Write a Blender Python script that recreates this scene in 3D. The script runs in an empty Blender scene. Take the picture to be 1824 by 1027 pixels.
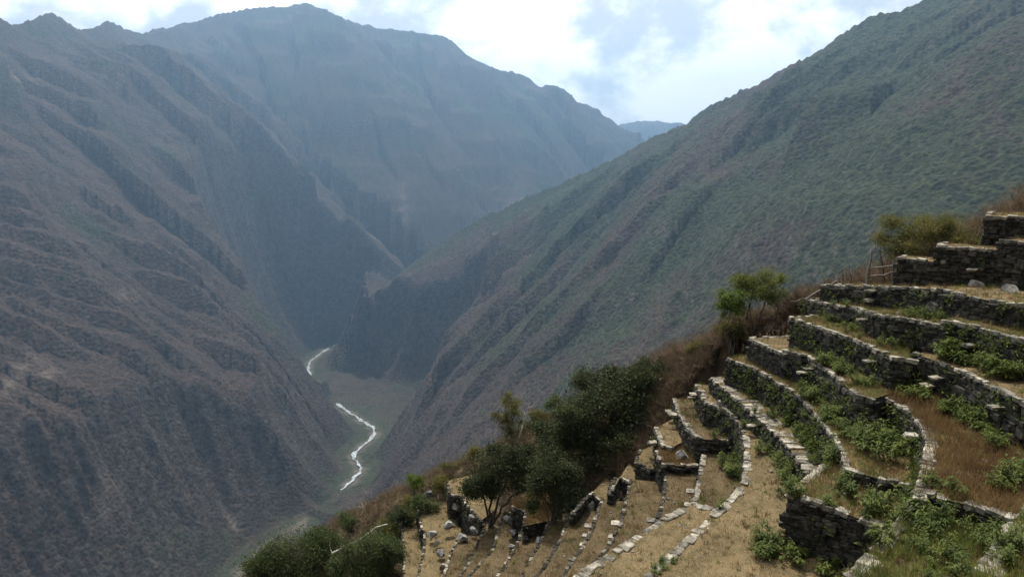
import bpy, bmesh, math, random
import numpy as np
from mathutils import Vector, Matrix, geometry

random.seed(7)
RNG = np.random.default_rng(7)
SC = bpy.context.scene
COL = SC.collection
R = math.radians

# ------------------------------------------------------------------ camera
PITCH = R(10.0)
FPX = 1378.0
cam_data = bpy.data.cameras.new('camera')
cam_data.sensor_width = 36.0
cam_data.lens = 36.0 * FPX / 1824.0
cam_data.clip_start = 0.1
cam_data.clip_end = 60000
cam = bpy.data.objects.new('camera', cam_data)
COL.objects.link(cam)
cam.location = (0, 0, 0)
cam.rotation_euler = (math.pi / 2 - PITCH, 0, 0)
SC.camera = cam

# ------------------------------------------------------------------ sky, sun, exposure
SUN_AZ, SUN_EL = R(-9), R(61)          # azimuth from +Y, negative to the left
SUN_DIR = Vector((math.sin(SUN_AZ) * math.cos(SUN_EL), math.cos(SUN_AZ) * math.cos(SUN_EL), math.sin(SUN_EL)))
SC.view_settings.view_transform = 'Standard'
SC.view_settings.look = 'None'
SC.view_settings.gamma = 1.0
SC.view_settings.use_curve_mapping = False
SC.view_settings.exposure = 0.12
SC.cycles.use_denoising = True
SC.cycles.max_bounces = 6
SC.cycles.volume_bounces = 1
SC.cycles.transparent_max_bounces = 8

world = bpy.data.worlds.new('World')
SC.world = world
world.use_nodes = True
nt = world.node_tree
nt.nodes.clear()


class NT:
    """tiny helper to write node trees"""
    def __init__(s, tree):
        s.t = tree

    def n(s, kind, **kw):
        nd = s.t.nodes.new(kind)
        for k, v in kw.items():
            if k == 'ins':
                for a, b in v.items():
                    if hasattr(b, 'is_output'):
                        s.t.links.new(b, nd.inputs[a])
                    else:
                        nd.inputs[a].default_value = b
            else:
                setattr(nd, k, v)
        return nd

    def math(s, op, a, b=None, c=None, clamp=False):
        nd = s.n('ShaderNodeMath', operation=op, use_clamp=clamp)
        for i, v in enumerate((a, b, c)):
            if v is None:
                continue
            if hasattr(v, 'is_output'):
                s.t.links.new(v, nd.inputs[i])
            else:
                nd.inputs[i].default_value = v
        return nd.outputs[0]

    def mix(s, f, a, b, blend='MIX'):
        nd = s.n('ShaderNodeMix', data_type='RGBA', blend_type=blend)
        for i, v in ((0, f), (6, a), (7, b)):
            if hasattr(v, 'is_output'):
                s.t.links.new(v, nd.inputs[i])
            else:
                nd.inputs[i].default_value = v if i == 0 else (*v, 1)[:4]
        return nd.outputs[2]

    def ramp(s, f, lo, hi, a=0.0, b=1.0):
        nd = s.n('ShaderNodeMapRange', clamp=True, interpolation_type='SMOOTHSTEP')
        nd.inputs[1].default_value = lo
        nd.inputs[2].default_value = hi
        nd.inputs[3].default_value = a
        nd.inputs[4].default_value = b
        s.t.links.new(f, nd.inputs[0])
        return nd.outputs[0]

    def noise(s, vec, scale, detail=4, rough=0.55, dist=0.0):
        nd = s.n('ShaderNodeTexNoise', ins={'Scale': scale, 'Detail': detail, 'Roughness': rough, 'Distortion': dist})
        s.t.links.new(vec, nd.inputs['Vector'])
        return nd.outputs['Fac']


W = NT(nt)
sky = W.n('ShaderNodeTexSky', sky_type='NISHITA', sun_disc=False, sun_elevation=SUN_EL,
          sun_rotation=SUN_AZ, altitude=3000.0, air_density=1.0, dust_density=1.5, ozone_density=1.0)
tc = W.n('ShaderNodeTexCoord')
vec = tc.outputs['Generated']
sep = W.n('ShaderNodeSeparateXYZ', ins={0: vec})
mp = W.n('ShaderNodeMapping', ins={'Vector': vec, 'Location': (5.3, 1.9, 0.6), 'Scale': (1.0, 1.0, 1.7)})
cn = W.noise(mp.outputs[0], 3.6, 12, 0.58, 0.15)
cover = W.ramp(cn, 0.20, 0.38)
mp2 = W.n('ShaderNodeMapping', ins={'Vector': vec, 'Location': (7.7, 2.2, 0.3), 'Scale': (1.0, 1.0, 1.35)})
cn2 = W.noise(mp2.outputs[0], 6.5, 12, 0.56, 0.1)
dark = W.ramp(cn2, 0.40, 0.57)
dotn = W.n('ShaderNodeVectorMath', operation='DOT_PRODUCT', ins={0: vec, 1: SUN_DIR})
glow = W.ramp(dotn.outputs['Value'], 0.22, 0.60, 0.025, 1.0)    # clouds scatter sunlight forward
ccol = W.mix(dark, (0.74, 0.78, 0.83), (1.62, 1.60, 1.56))
cem = W.n('ShaderNodeBackground', ins={'Color': ccol, 'Strength': glow})
sem = W.n('ShaderNodeBackground', ins={'Color': sky.outputs[0], 'Strength': 0.05})
above = W.ramp(sep.outputs[2], -0.02, 0.04)
fac = W.math('MULTIPLY', cover, above)
mixs = W.n('ShaderNodeMixShader', ins={0: fac, 1: sem.outputs[0], 2: cem.outputs[0]})
out = W.n('ShaderNodeOutputWorld', ins={0: mixs.outputs[0]})

sun_data = bpy.data.lights.new('sun', 'SUN')
sun_data.energy = 5.0
sun_data.angle = R(0.6)
sun_data.color = (1.0, 0.95, 0.86)
sun = bpy.data.objects.new('sun', sun_data)
COL.objects.link(sun)
sun.rotation_euler = SUN_DIR.to_track_quat('Z', 'Y').to_euler()

# ------------------------------------------------------------------ helpers
_F = np.array([0, math.cos(PITCH), -math.sin(PITCH)])
_U = np.array([0, math.sin(PITCH), math.cos(PITCH)])


def ray(u, v):
    return _F + np.array([(u - 912.0) / FPX, 0, 0]) + _U * ((513.5 - v) / FPX)


def at_z(u, v, z):
    """a place in the valley: seen from the path in this direction, at height z"""
    d = ray(u, v)
    return d * (z / d[2])


def at_y(u, v, y):
    d = ray(u, v)
    return d * (y / d[1])


def mesh_np(name, verts, faces, mat=None, smooth=False):
    verts = np.asarray(verts, dtype=np.float32)
    faces = np.asarray(faces, dtype=np.int32)
    k = faces.shape[1]
    me = bpy.data.meshes.new(name)
    me.vertices.add(len(verts))
    me.vertices.foreach_set('co', verts.ravel())
    me.loops.add(faces.size)
    me.loops.foreach_set('vertex_index', faces.ravel())
    me.polygons.add(len(faces))
    me.polygons.foreach_set('loop_start', np.arange(0, faces.size, k, dtype=np.int32))
    me.polygons.foreach_set('loop_total', np.full(len(faces), k, dtype=np.int32))
    if smooth:
        me.polygons.foreach_set('use_smooth', np.ones(len(faces), dtype=bool))
    me.update(calc_edges=True)
    if mat:
        me.materials.append(mat)
    return me


def link(name, me, parent=None, loc=None):
    o = bpy.data.objects.new(name, me)
    COL.objects.link(o)
    if parent:
        o.parent = parent
    if loc is not None:
        o.location = loc
    return o


def tag(o, label=None, cat=None, group=None, kind=None):
    if label: o['label'] = label
    if cat: o['category'] = cat
    if group: o['group'] = group
    if kind: o['kind'] = kind
    return o


_perm = RNG.permutation(256)
_perm = np.concatenate([_perm, _perm])
_ga = RNG.uniform(0, 2 * np.pi, 256)
_gx, _gy = np.cos(_ga).astype(np.float32), np.sin(_ga).astype(np.float32)


def gnoise(x, y):
    x = np.asarray(x, np.float32); y = np.asarray(y, np.float32)
    xf = np.floor(x); yf = np.floor(y)
    xi = xf.astype(np.int32) & 255; yi = yf.astype(np.int32) & 255
    fx = x - xf; fy = y - yf
    sx = fx * fx * fx * (fx * (fx * 6 - 15) + 10); sy = fy * fy * fy * (fy * (fy * 6 - 15) + 10)
    x1 = (xi + 1) & 255; y1 = (yi + 1) & 255

    def g(ix, iy, dx, dy):
        h = _perm[_perm[ix] + iy]
        return _gx[h] * dx + _gy[h] * dy
    a = g(xi, yi, fx, fy); b = g(x1, yi, fx - 1, fy)
    c = g(xi, y1, fx, fy - 1); d = g(x1, y1, fx - 1, fy - 1)
    u = a + sx * (b - a); w = c + sx * (d - c)
    return (u + sy * (w - u)) * 1.5


def fbm(x, y, octv=4, lac=2.03, gain=0.5):
    s = 0; a = 1.0; f = 1.0
    for i in range(octv):
        s = s + a * gnoise(x * f + 17.3 * i, y * f - 9.1 * i)
        f *= lac; a *= gain
    return s


def ridged(x, y, octv=3, gain=0.5):
    s = 0; a = 1.0; f = 1.0; t = 0
    for i in range(octv):
        s = s + a * (1 - 2 * np.abs(gnoise(x * f + 31.7 * i, y * f + 5.3 * i)))
        t += a
        f *= 2.1; a *= gain
    return s / t


def new_mat(name):
    m = bpy.data.materials.new(name)
    m.use_nodes = True
    t = m.node_tree
    t.nodes.clear()
    N = NT(t)
    bs = N.n('ShaderNodeBsdfPrincipled')
    o = N.n('ShaderNodeOutputMaterial', ins={0: bs.outputs[0]})
    return m, N, bs, o

# ------------------------------------------------------------------ the gorge: mountains and valley
ZR = -1300.0                     # river level, metres below the path


def crom(pts, n=5):
    pts = np.asarray(pts, float)
    P = np.vstack([2 * pts[0] - pts[1], pts, 2 * pts[-1] - pts[-2]])
    o = []
    for i in range(1, len(P) - 2):
        for k in range(n):
            t = k / n
            o.append(0.5 * ((2 * P[i]) + (-P[i - 1] + P[i + 1]) * t + (2 * P[i - 1] - 5 * P[i] + 4 * P[i + 1] - P[i + 2]) * t * t
                            + (-P[i - 1] + 3 * P[i] - 3 * P[i + 1] + P[i + 2]) * t ** 3))
    o.append(P[-2])
    return np.array(o)


# ridge lines: (bearing column, bearing row, distance north in m), slope, rib amplitude, crest roughness, greenness
RIDGES = [
    # crest of the left massif running back to the high peak and down to the right
    (([-500, -60, 3900], [-250, -40, 4100], [-80, 10, 4300], [0, 36, 4450], [35, 46, 4600], [80, 24, 4900], [125, 40, 5200], [158, 56, 5500], [195, 40, 6000],
      [250, 60, 6700], [330, 46, 7500], [370, 30, 7800], [470, 12, 8300], [505, 18, 8400], [540, 6, 8500], [575, 18, 8550], [620, 36, 8700],
      [700, 52, 8900], [790, 66, 9000], [830, 100, 9100], [862, 124, 9250], [920, 130, 9400], [960, 152, 9500], [1000, 176, 9650],
      [1050, 188, 9750], [1100, 222, 9800], [1148, 250, 9850], [1220, 310, 9900]), 0.90, 1.5, 14, 0.35),
    # spurs of the left massif
    (([80, 24, 4900], [130, 190, 4400], [200, 340, 4120], [320, 470, 4020], [430, 575, 4000], [500, 618, 4060], [548, 650, 4080], [590, 712, 4000]), 0.95, 1.0, 6, 0.15),
    (([195, 40, 6000], [270, 160, 5700], [370, 310, 5450], [480, 430, 5300], [570, 520, 5230], [615, 585, 5200]), 0.95, 1.0, 6, 0.15),
    (([370, 30, 7800], [430, 180, 7200], [520, 310, 6700], [600, 395, 6300], [655, 445, 6150]), 1.0, 1.4, 6, 0.25),
    (([0, 36, 4450], [20, 190, 3750], [60, 350, 3250], [150, 490, 2950], [260, 610, 2850], [360, 740, 2850], [450, 835, 2700], [520, 880, 2600], [600, 912, 2500]), 0.95, 1.0, 5, 0.1),
    (([-250, -40, 4100], [-240, 200, 3000], [-150, 380, 2550], [0, 540, 2400], [110, 680, 2400], [230, 820, 2450], [330, 920, 2400]), 0.95, 1.0, 5, 0.1),
    (([-500, 300, 2200], [-200, 520, 2050], [0, 700, 2000], [160, 850, 2050], [300, 990, 2150], [380, 1080, 2150]), 0.95, 0.8, 4, 0.12),
    # spurs of the high peak
    (([540, 6, 8500], [575, 150, 7900], [620, 280, 7200], [660, 370, 6700], [710, 450, 6350]), 1.0, 1.5, 6, 0.5),
    (([700, 52, 8900], [730, 190, 8100], [770, 300, 7400], [815, 390, 6900]), 1.0, 1.5, 6, 0.6),
    (([830, 100, 9100], [860, 200, 8300], [905, 290, 7600], [960, 360, 7000]), 1.0, 1.5, 6, 0.5),
    (([1000, 176, 9650], [1010, 260, 8800], [1050, 340, 8000]), 1.0, 1.4, 6, 0.4),
    # the right hand mountain
    (([2700, -420, 1700], [2250, -260, 2000], [1950, -130, 2400], [1790, -62, 2650], [1640, 2, 2800], [1560, 32, 2900], [1495, 62, 3000], [1470, 80, 3050], [1400, 117, 3200],
      [1330, 157, 3350], [1260, 193, 3500], [1215, 226, 3650], [1150, 260, 3900], [1060, 302, 4100], [980, 336, 4300], [900, 372, 4450],
      [820, 412, 4600], [740, 462, 4700], [700, 502, 4750], [660, 548, 4800], [632, 592, 4850], [612, 640, 4800]), 1.0, 0.8, 4, 0.7),
    (([1790, -62, 2650], [1600, 100, 2500], [1450, 210, 2550], [1320, 320, 2700], [1180, 432, 2850], [1060, 530, 2950], [960, 625, 2950], [880, 740, 2900]), 1.0, 1.1, 4, 0.6),
    (([1150, 260, 3900], [1040, 380, 3700], [930, 490, 3600], [830, 590, 3600], [760, 680, 3550]), 1.0, 1.1, 4, 0.35),
    (([2250, -260, 2000], [1980, 100, 1750], [1800, 300, 1750], [1650, 430, 1850], [1450, 560, 2000], [1250, 700, 2050]), 0.87, 0.65, 4, 0.8),
    # the far end of the valley
    (([980, 240, 14000], [1060, 232, 14000], [1120, 219, 14200], [1165, 215, 14400], [1200, 219, 14400], [1260, 238, 14400], [1350, 230, 14400]), 0.6, 0.8, 10, 0.3),
]
RIVER_PX = [(620, 607), (590, 618), (570, 630), (552, 645), (552, 665), (580, 700), (612, 727), (635, 742), (666, 764), (660, 782), (640, 798),
            (630, 812), (642, 832), (632, 850), (612, 868), (580, 895), (540, 930), (490, 962), (455, 995), (420, 1030), (360, 1100), (200, 1250)]
river = crom([(3000, 4500), (1500, 4950), (500, 5250), (-300, 5450), (-780, 5350)] + [tuple(at_z(u, v, ZR)[:2]) for u, v in RIVER_PX], 16)
RIVER_HIDE = [at_z(u, v, ZR)[:2] for u, v in ((560, 670), (575, 695), (592, 712), (580, 895), (600, 882), (560, 912))]     # here it runs behind the toe of a spur

NA, NR = 950, 760
azs = np.radians(np.linspace(-41, 41, NA))
rr = np.exp(np.linspace(math.log(420), math.log(15500), NR))
AZ, RRr = np.meshgrid(azs, rr, indexing='ij')
GX = (np.sin(AZ) * RRr).astype(np.float32)
GY = (np.cos(AZ) * RRr).astype(np.float32)
# gentle warp so that no ridge or rib is straight
wx = GX + 42 * fbm(GX / 700, GY / 700, 3)
wy = GY + 42 * fbm(GX / 700 + 40, GY / 700 + 80, 3)
near_w = np.clip((RRr - 300) / 1500, 0, 1)
CI = 3
cx, cy = wx[::CI, ::CI], wy[::CI, ::CI]


def up(a):
    a = np.repeat(np.repeat(a, CI, 0), CI, 1)
    return a[:NA, :NR]


Z = np.full(GX.shape, ZR, np.float32)
GREEN = np.zeros(GX.shape, np.float32)
for ri, (pts, slope, ribs, rough, green) in enumerate(RIDGES):
    P3 = crom([at_y(*p) for p in pts], 4).astype(np.float32)
    A, B = P3[:-1], P3[1:]
    D = B - A
    L2 = D[:, 0] ** 2 + D[:, 1] ** 2
    arc = np.concatenate([[0], np.cumsum(np.sqrt(L2))]).astype(np.float32)
    best = None
    for k in range(len(A)):
        t = np.clip(((cx - A[k, 0]) * D[k, 0] + (cy - A[k, 1]) * D[k, 1]) / L2[k], 0, 1)
        d = np.hypot(cx - A[k, 0] - t * D[k, 0], cy - A[k, 1] - t * D[k, 1])
        h = A[k, 2] + t * D[k, 2] - slope * d
        if best is None:
            best = h.copy(); idx = np.zeros(h.shape, np.int32)
        else:
            m = h > best
            best[m] = h[m]; idx[m] = k
    idx = up(idx)
    fb = None
    for k in (-1, 0, 1):
        s = np.clip(idx + k, 0, len(A) - 1)
        ax, ay, az_ = A[s, 0], A[s, 1], A[s, 2]
        dx, dy, dz = D[s, 0], D[s, 1], D[s, 2]
        t = np.clip(((wx - ax) * dx + (wy - ay) * dy) / L2[s], 0, 1)
        d = np.hypot(wx - ax - t * dx, wy - ay - t * dy)
        h = az_ + t * dz - slope * d
        a = arc[s] + t * np.sqrt(L2[s])
        if fb is None:
            fb, fd, fa = h, d, a
        else:
            m = h > fb
            fb = np.where(m, h, fb); fd = np.where(m, d, fd); fa = np.where(m, a, fa)
    amp = np.clip((fd - (50 if ri else 170)) / 420, 0, 1) * np.clip((fb - ZR) / 400 + 0.35, 0, 1)
    sc = 1.0 if ri != len(RIDGES) - 1 else 2.0
    aw = fa + 70 * gnoise(fd / 1100 + ri * 7, fa / 500) + 9 * gnoise(fd / 170, fa / 120)
    rib = (140 * ridged(aw / (620 * sc) + ri * 3.7, fd / 6500 + ri, 2) + 100 * ridged(aw / 230 + ri, fd / 3200 + 3 * ri, 2)
           + 55 * ridged(aw / 90, fd / 1300 + ri, 3) + 18 * ridged(aw / 38, fd / 480 + ri, 2)) * ribs * 1.15 * amp
    crest = rough * fbm(fa / 130 + ri * 11, fa * 0 + ri * 3.1, 3) * np.exp(-fd / 140)
    h = fb + rib + crest
    k_ = 45.0
    m = np.clip(0.5 + 0.5 * (h - Z) / k_, 0, 1)
    GREEN = GREEN + (green - GREEN) * m
    Z = Z + (h - Z) * m + k_ * m * (1 - m) * (0.6 if ri else 0)
del idx, fb, fd, fa, rib, aw, best

# the river keeps its bed open
rd = np.full(GX.shape, 1e9, np.float32)
ra = np.zeros(GX.shape, np.float32)
rarc = np.concatenate([[0], np.cumsum(np.linalg.norm(np.diff(river, axis=0), axis=1))])
for k in range(6 * 16 - 4, len(river) - 1):
    a, b = river[k], river[k + 1]
    e = b - a
    if min(np.hypot(*(a - q)) for q in RIVER_HIDE) < 110:
        continue
    sel = (np.abs(GX - a[0]) < 900) & (np.abs(GY - a[1]) < 900)
    x, y = GX[sel], GY[sel]
    t = np.clip(((x - a[0]) * e[0] + (y - a[1]) * e[1]) / (e @ e), 0, 1)
    dn = np.hypot(x - a[0] - t * e[0], y - a[1] - t * e[1])
    old = rd[sel]
    ra[sel] = np.where(dn < old, rarc[k] + t * np.linalg.norm(e), ra[sel])
    rd[sel] = np.minimum(old, dn)
ro = np.argsort(river[:, 1])
right = np.clip((GX - np.interp(GY, river[ro, 1], river[ro, 0])) / 80, 0, 1)
fw = 80 + (60 + 260 * right) * np.exp(-((GY - 4050) / 430) ** 2)
lim = ZR - 4 + 0.08 * np.clip(rd - 14, 0, None) + 0.7 * np.clip(rd - fw, 0, None) + 0.004 * np.clip(rd - fw, 0, None) ** 2
rw = ra + 40 * gnoise(GX / 400, GY / 400)
lim = lim + np.clip((rd - fw) / 220, 0, 1) * (75 * ridged(rw / 210, rd / 1800, 3) + 35 * ridged(rw / 75, rd / 700 + 5, 2))
Z = np.where(rd < 900, np.minimum(Z, lim), Z)
Z = Z + (rd > 30) * np.clip(rd / 300, 0, 1) * (14 * ridged(GX / 120, GY / 120, 3) + 6.0 * gnoise(GX / 26, GY / 26) + 4.0 * gnoise(GX / 11, GY / 11))
# our own hillside falls away before it: keep the nearest ground low
Z = np.minimum(Z, -300 - 0.0 * GX + np.clip((RRr - 700), 0, None) * 1.2)

VEG = np.clip(GREEN * np.clip(1.0 + (Z + 250) / 1300, 0.2, 1.1) + 0.4 * fbm(GX / 420, GY / 420, 4), 0, 1)
VEG = np.maximum(VEG, np.clip(1.1 - rd / 130, 0, 0.9) * (rd > 18))
VEG = np.maximum(VEG, 0.55 * np.clip(1.25 - rd / 380, 0, 1) * (0.8 + 0.5 * gnoise(GX / 130, GY / 130)))
FLAT = np.clip(1.3 - rd / (170 + 230 * np.exp(-((GY - 4050) / 500) ** 2)), 0, 1) * np.clip(0.75 + 0.6 * fbm(GX / 110, GY / 110, 3), 0, 1) * np.clip(1.2 - (Z - ZR) / 60, 0, 1)
SCAR = np.zeros(GX.shape, np.float32)
gx_c, gy_c = GX, GY
TH_U = 912 + FPX * 0  # scars lie at fixed places on the left massif
for (u, v, y, w_, l_) in ((45, 235, 3950, 40, 150), (60, 850, 2080, 18, 120), (100, 780, 2150, 14, 80), (240, 700, 2780, 14, 90), (200, 990, 2050, 16, 60),
                          (415, 960, 2450, 20, 60), (540, 945, 2550, 20, 60), (670, 470, 5800, 50, 120), (940, 310, 6900, 30, 260), (720, 400, 6250, 30, 200)):
    p = at_y(u, v, y)
    q = np.exp(-((GX - p[0] + 14 * gnoise(GX / 50, GY / 50) + 0.15 * (GY - p[1])) / w_) ** 2 - ((GY - p[1]) / l_) ** 2)
    SCAR = np.maximum(SCAR, q)
SCAR = np.maximum(SCAR, np.clip(1.3 - rd / 34, 0, 0.85))
SCAR = np.clip(SCAR * (0.75 + 0.9 * fbm(GX / 60, GY / 60, 3)), 0, 1)

m_mtn, N, bs, o_ = new_mat('dry_mountain_scrub')
geo = N.n('ShaderNodeNewGeometry')
pos = geo.outputs['Position']
att = N.n('ShaderNodeAttribute', attribute_name='cover')
sepc = N.n('ShaderNodeSeparateColor', ins={0: att.outputs['Color']})
n_big = N.noise(pos, 0.006, 6, 0.6)
n_mid = N.noise(pos, 0.035, 5, 0.65)
n_fine = N.noise(pos, 0.12, 4, 0.7)
vor = N.n('ShaderNodeTexVoronoi', ins={'Vector': pos, 'Scale': 0.075})
dry = N.mix(n_big, (0.023, 0.018, 0.018), (0.086, 0.060, 0.046))
grn = N.mix(n_mid, (0.012, 0.018, 0.011), (0.058, 0.066, 0.034))
n_reg = N.noise(pos, 0.0022, 5, 0.6)
gf = N.math('ADD', sepc.outputs[0], N.math('ADD', N.math('MULTIPLY', N.math('SUBTRACT', n_mid, 0.5), 1.0), N.math('MULTIPLY', N.math('SUBTRACT', n_reg, 0.54), 1.8)))
gf = N.ramp(gf, 0.22, 0.72)
colr = N.mix(gf, dry, grn)
clump = N.ramp(vor.outputs['Distance'], 0.15, 0.75, 0.7, 1.25)
clm = N.n('ShaderNodeCombineColor', ins={0: clump, 1: clump, 2: clump})
colr = N.mix(1.0, colr, clm.outputs[0], 'MULTIPLY')
fv = N.ramp(n_fine, 0.3, 0.7, 0.6, 1.4)
fvc = N.n('ShaderNodeCombineColor', ins={0: fv, 1: fv, 2: fv})
colr = N.mix(1.0, colr, fvc.outputs[0], 'MULTIPLY')
colr = N.mix(N.math('MULTIPLY', sepc.outputs[2], 0.38), colr, (0.070, 0.068, 0.036))     # meadow on the valley floor
# groves: darker tree clumps here and there
vor2 = N.n('ShaderNodeTexVoronoi', ins={'Vector': pos, 'Scale': 0.028})
grove = N.math('MULTIPLY', N.ramp(vor2.outputs['Distance'], 0.5, 0.25), N.ramp(N.noise(pos, 0.011, 3, 0.6), 0.48, 0.60))
colr = N.mix(N.math('MULTIPLY', grove, 0.6), colr, (0.008, 0.013, 0.008))
# bare rock where it is steep
sepn = N.n('ShaderNodeSeparateXYZ', ins={0: geo.outputs['Normal']})
rock = N.math('MULTIPLY', N.ramp(sepn.outputs[2], 0.66, 0.48), N.ramp(n_mid, 0.42, 0.62))
colr = N.mix(N.math('MULTIPLY', rock, 0.8), colr, (0.11, 0.092, 0.08))
colr = N.mix(N.math('MULTIPLY', sepc.outputs[1], 0.55), colr, (0.22, 0.18, 0.145))
bh = N.math('ADD', N.math('MULTIPLY', n_fine, 9.0), N.math('MULTIPLY', vor.outputs['Distance'], -7.0))
bump = N.n('ShaderNodeBump', ins={'Height': bh, 'Strength': 0.9, 'Distance': 1.0})
for k, v in (('Base Color', colr), ('Normal', bump.outputs[0])):
    N.t.links.new(v, bs.inputs[k])
bs.inputs['Roughness'].default_value = 0.95
bs.inputs['Specular IOR Level'].default_value = 0.1

ii = np.arange(NA * NR, dtype=np.int32).reshape(NA, NR)
quads = np.stack([ii[:-1, :-1], ii[1:, :-1], ii[1:, 1:], ii[:-1, 1:]], -1).reshape(-1, 4)
verts = np.stack([GX, GY, Z], -1).reshape(-1, 3)
me = mesh_np('mountains', verts, quads, m_mtn, True)
ca = me.color_attributes.new('cover', 'FLOAT_COLOR', 'POINT')
cols = np.stack([VEG, SCAR, FLAT * (rd < 1e8), np.ones_like(VEG)], -1).astype(np.float32)
ca.data.foreach_set('color', cols.ravel())
mountains = tag(link('mountains', me), 'steep scrub covered mountains closing in on a deep river gorge', 'mountain', kind='structure')

# river
m_riv, N, bs, o_ = new_mat('white_water')
pos = N.n('ShaderNodeNewGeometry').outputs['Position']
n1 = N.noise(pos, 0.06, 5, 0.7, 1.0)
c = N.mix(N.ramp(n1, 0.40, 0.60), (0.14, 0.17, 0.16), (0.55, 0.57, 0.57))
N.t.links.new(c, bs.inputs['Base Color'])
bs.inputs['Roughness'].default_value = 0.35
tg = np.gradient(river, axis=0)
tg /= np.linalg.norm(tg, axis=1)[:, None]
nm = np.stack([-tg[:, 1], tg[:, 0]], 1)
sarc = np.concatenate([[0], np.cumsum(np.linalg.norm(np.diff(river, axis=0), axis=1))])
wid = 7 + 6 * gnoise(sarc / 90, sarc * 0 + 3.3) + 4 * gnoise(sarc / 30, sarc * 0 + 1.3)
wid = wid * np.clip((river[:, 1] - 2250) / 900, 0.1, 1)
mid = river + nm * (9 * gnoise(sarc / 60, sarc * 0 + 9.1) + 4 * gnoise(sarc / 26, sarc * 0 + 2.1))[:, None]
l, r_ = mid + nm * wid[:, None], mid - nm * wid[:, None]
rv = np.concatenate([np.c_[l, np.full(len(l), ZR)], np.c_[r_, np.full(len(l), ZR)]])
n_ = len(l)
k = np.arange(n_ - 1)
k = k[river[:-1, 1] > 2720]                      # below this it runs unseen behind our slope
me = mesh_np('river', rv, np.stack([k, k + 1, k + 1 + n_, k + n_], 1), m_riv)
tag(link('river', me), 'white water river winding along the gorge floor', 'river', kind='structure')

# haze in the gorge
m_hz = bpy.data.materials.new('haze_air')
m_hz.use_nodes = True
m_hz.node_tree.nodes.clear()
N = NT(m_hz.node_tree)
pv = N.n('ShaderNodeVolumePrincipled', ins={'Color': (0.44, 0.70, 1.0, 1), 'Density': 6.4e-5, 'Anisotropy': 0.64})
N.n('ShaderNodeOutputMaterial', ins={1: pv.outputs[0]})
zt = float(Z.max()) + 60
zb = float(Z.min()) - 40
bx = np.array([[x, y, z] for z in (zb, zt) for y in (-2000, 16800) for x in (-13000, 13000)], float)
me = mesh_np('haze', bx, [[0, 2, 3, 1], [4, 5, 7, 6], [0, 1, 5, 4], [2, 6, 7, 3], [0, 4, 6, 2], [1, 3, 7, 5]], m_hz)
tag(link('haze', me), 'pale blue haze hanging in the gorge', 'haze', kind='stuff')
# ------------------------------------------------------------------ materials of the near slope
def simple_mat(name, ca, cb, scale, rough=0.9, bump=0.0, bscale=None, rand=0.0, spec=0.2, trans=0.0, detail=5):
    m, N, bs, o = new_mat(name)
    pos = N.n('ShaderNodeNewGeometry').outputs['Position']
    f = N.ramp(N.noise(pos, scale, detail, 0.62), 0.32, 0.68)
    c = N.mix(f, ca, cb)
    if rand:
        oi = N.n('ShaderNodeObjectInfo')
        v = N.n('ShaderNodeMapRange', ins={0: oi.outputs['Random'], 3: 1 - rand, 4: 1 + rand})
        cc = N.n('ShaderNodeCombineColor', ins={0: v.outputs[0], 1: v.outputs[0], 2: v.outputs[0]})
        c = N.mix(1.0, c, cc.outputs[0], 'MULTIPLY')
    N.t.links.new(c, bs.inputs['Base Color'])
    bs.inputs['Roughness'].default_value = rough
    bs.inputs['Specular IOR Level'].default_value = spec
    if bump:
        b = N.n('ShaderNodeBump', ins={'Height': N.noise(pos, bscale or scale * 4, 5, 0.65), 'Strength': 0.8, 'Distance': bump})
        N.t.links.new(b.outputs[0], bs.inputs['Normal'])
    if trans:
        tr = N.n('ShaderNodeBsdfTranslucent', ins={0: c})
        mx = N.n('ShaderNodeMixShader', ins={0: trans, 1: bs.outputs[0], 2: tr.outputs[0]})
        N.t.links.new(mx.outputs[0], o.inputs[0])
    return m


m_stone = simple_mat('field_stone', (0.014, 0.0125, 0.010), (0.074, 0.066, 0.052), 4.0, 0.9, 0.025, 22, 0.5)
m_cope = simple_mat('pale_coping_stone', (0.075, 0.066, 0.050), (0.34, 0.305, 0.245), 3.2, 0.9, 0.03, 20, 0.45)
m_core = simple_mat('wall_earth', (0.03, 0.027, 0.022), (0.07, 0.06, 0.045), 6.0, 1.0, 0.04, 14)
m_boulder = simple_mat('grey_boulder', (0.10, 0.095, 0.09), (0.33, 0.31, 0.28), 2.6, 0.9, 0.05, 7, 0.2)
def turf_mat(name, cols):
    m, N, bs, o = new_mat(name)
    pos = N.n('ShaderNodeNewGeometry').outputs['Position']
    c = N.mix(N.ramp(N.noise(pos, 0.55, 4, 0.6), 0.38, 0.62), cols[0], cols[1])
    c = N.mix(N.ramp(N.noise(pos, 2.3, 8, 0.7), 0.48, 0.70), c, cols[2])
    c = N.mix(N.ramp(N.noise(pos, 11.0, 6, 0.75), 0.50, 0.72), c, cols[3])
    N.t.links.new(c, bs.inputs['Base Color'])
    bs.inputs['Roughness'].default_value = 1.0
    bs.inputs['Specular IOR Level'].default_value = 0.05
    b = N.n('ShaderNodeBump', ins={'Height': N.noise(pos, 14, 7, 0.7), 'Strength': 0.9, 'Distance': 0.07})
    N.t.links.new(b.outputs[0], bs.inputs['Normal'])
    return m


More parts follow.
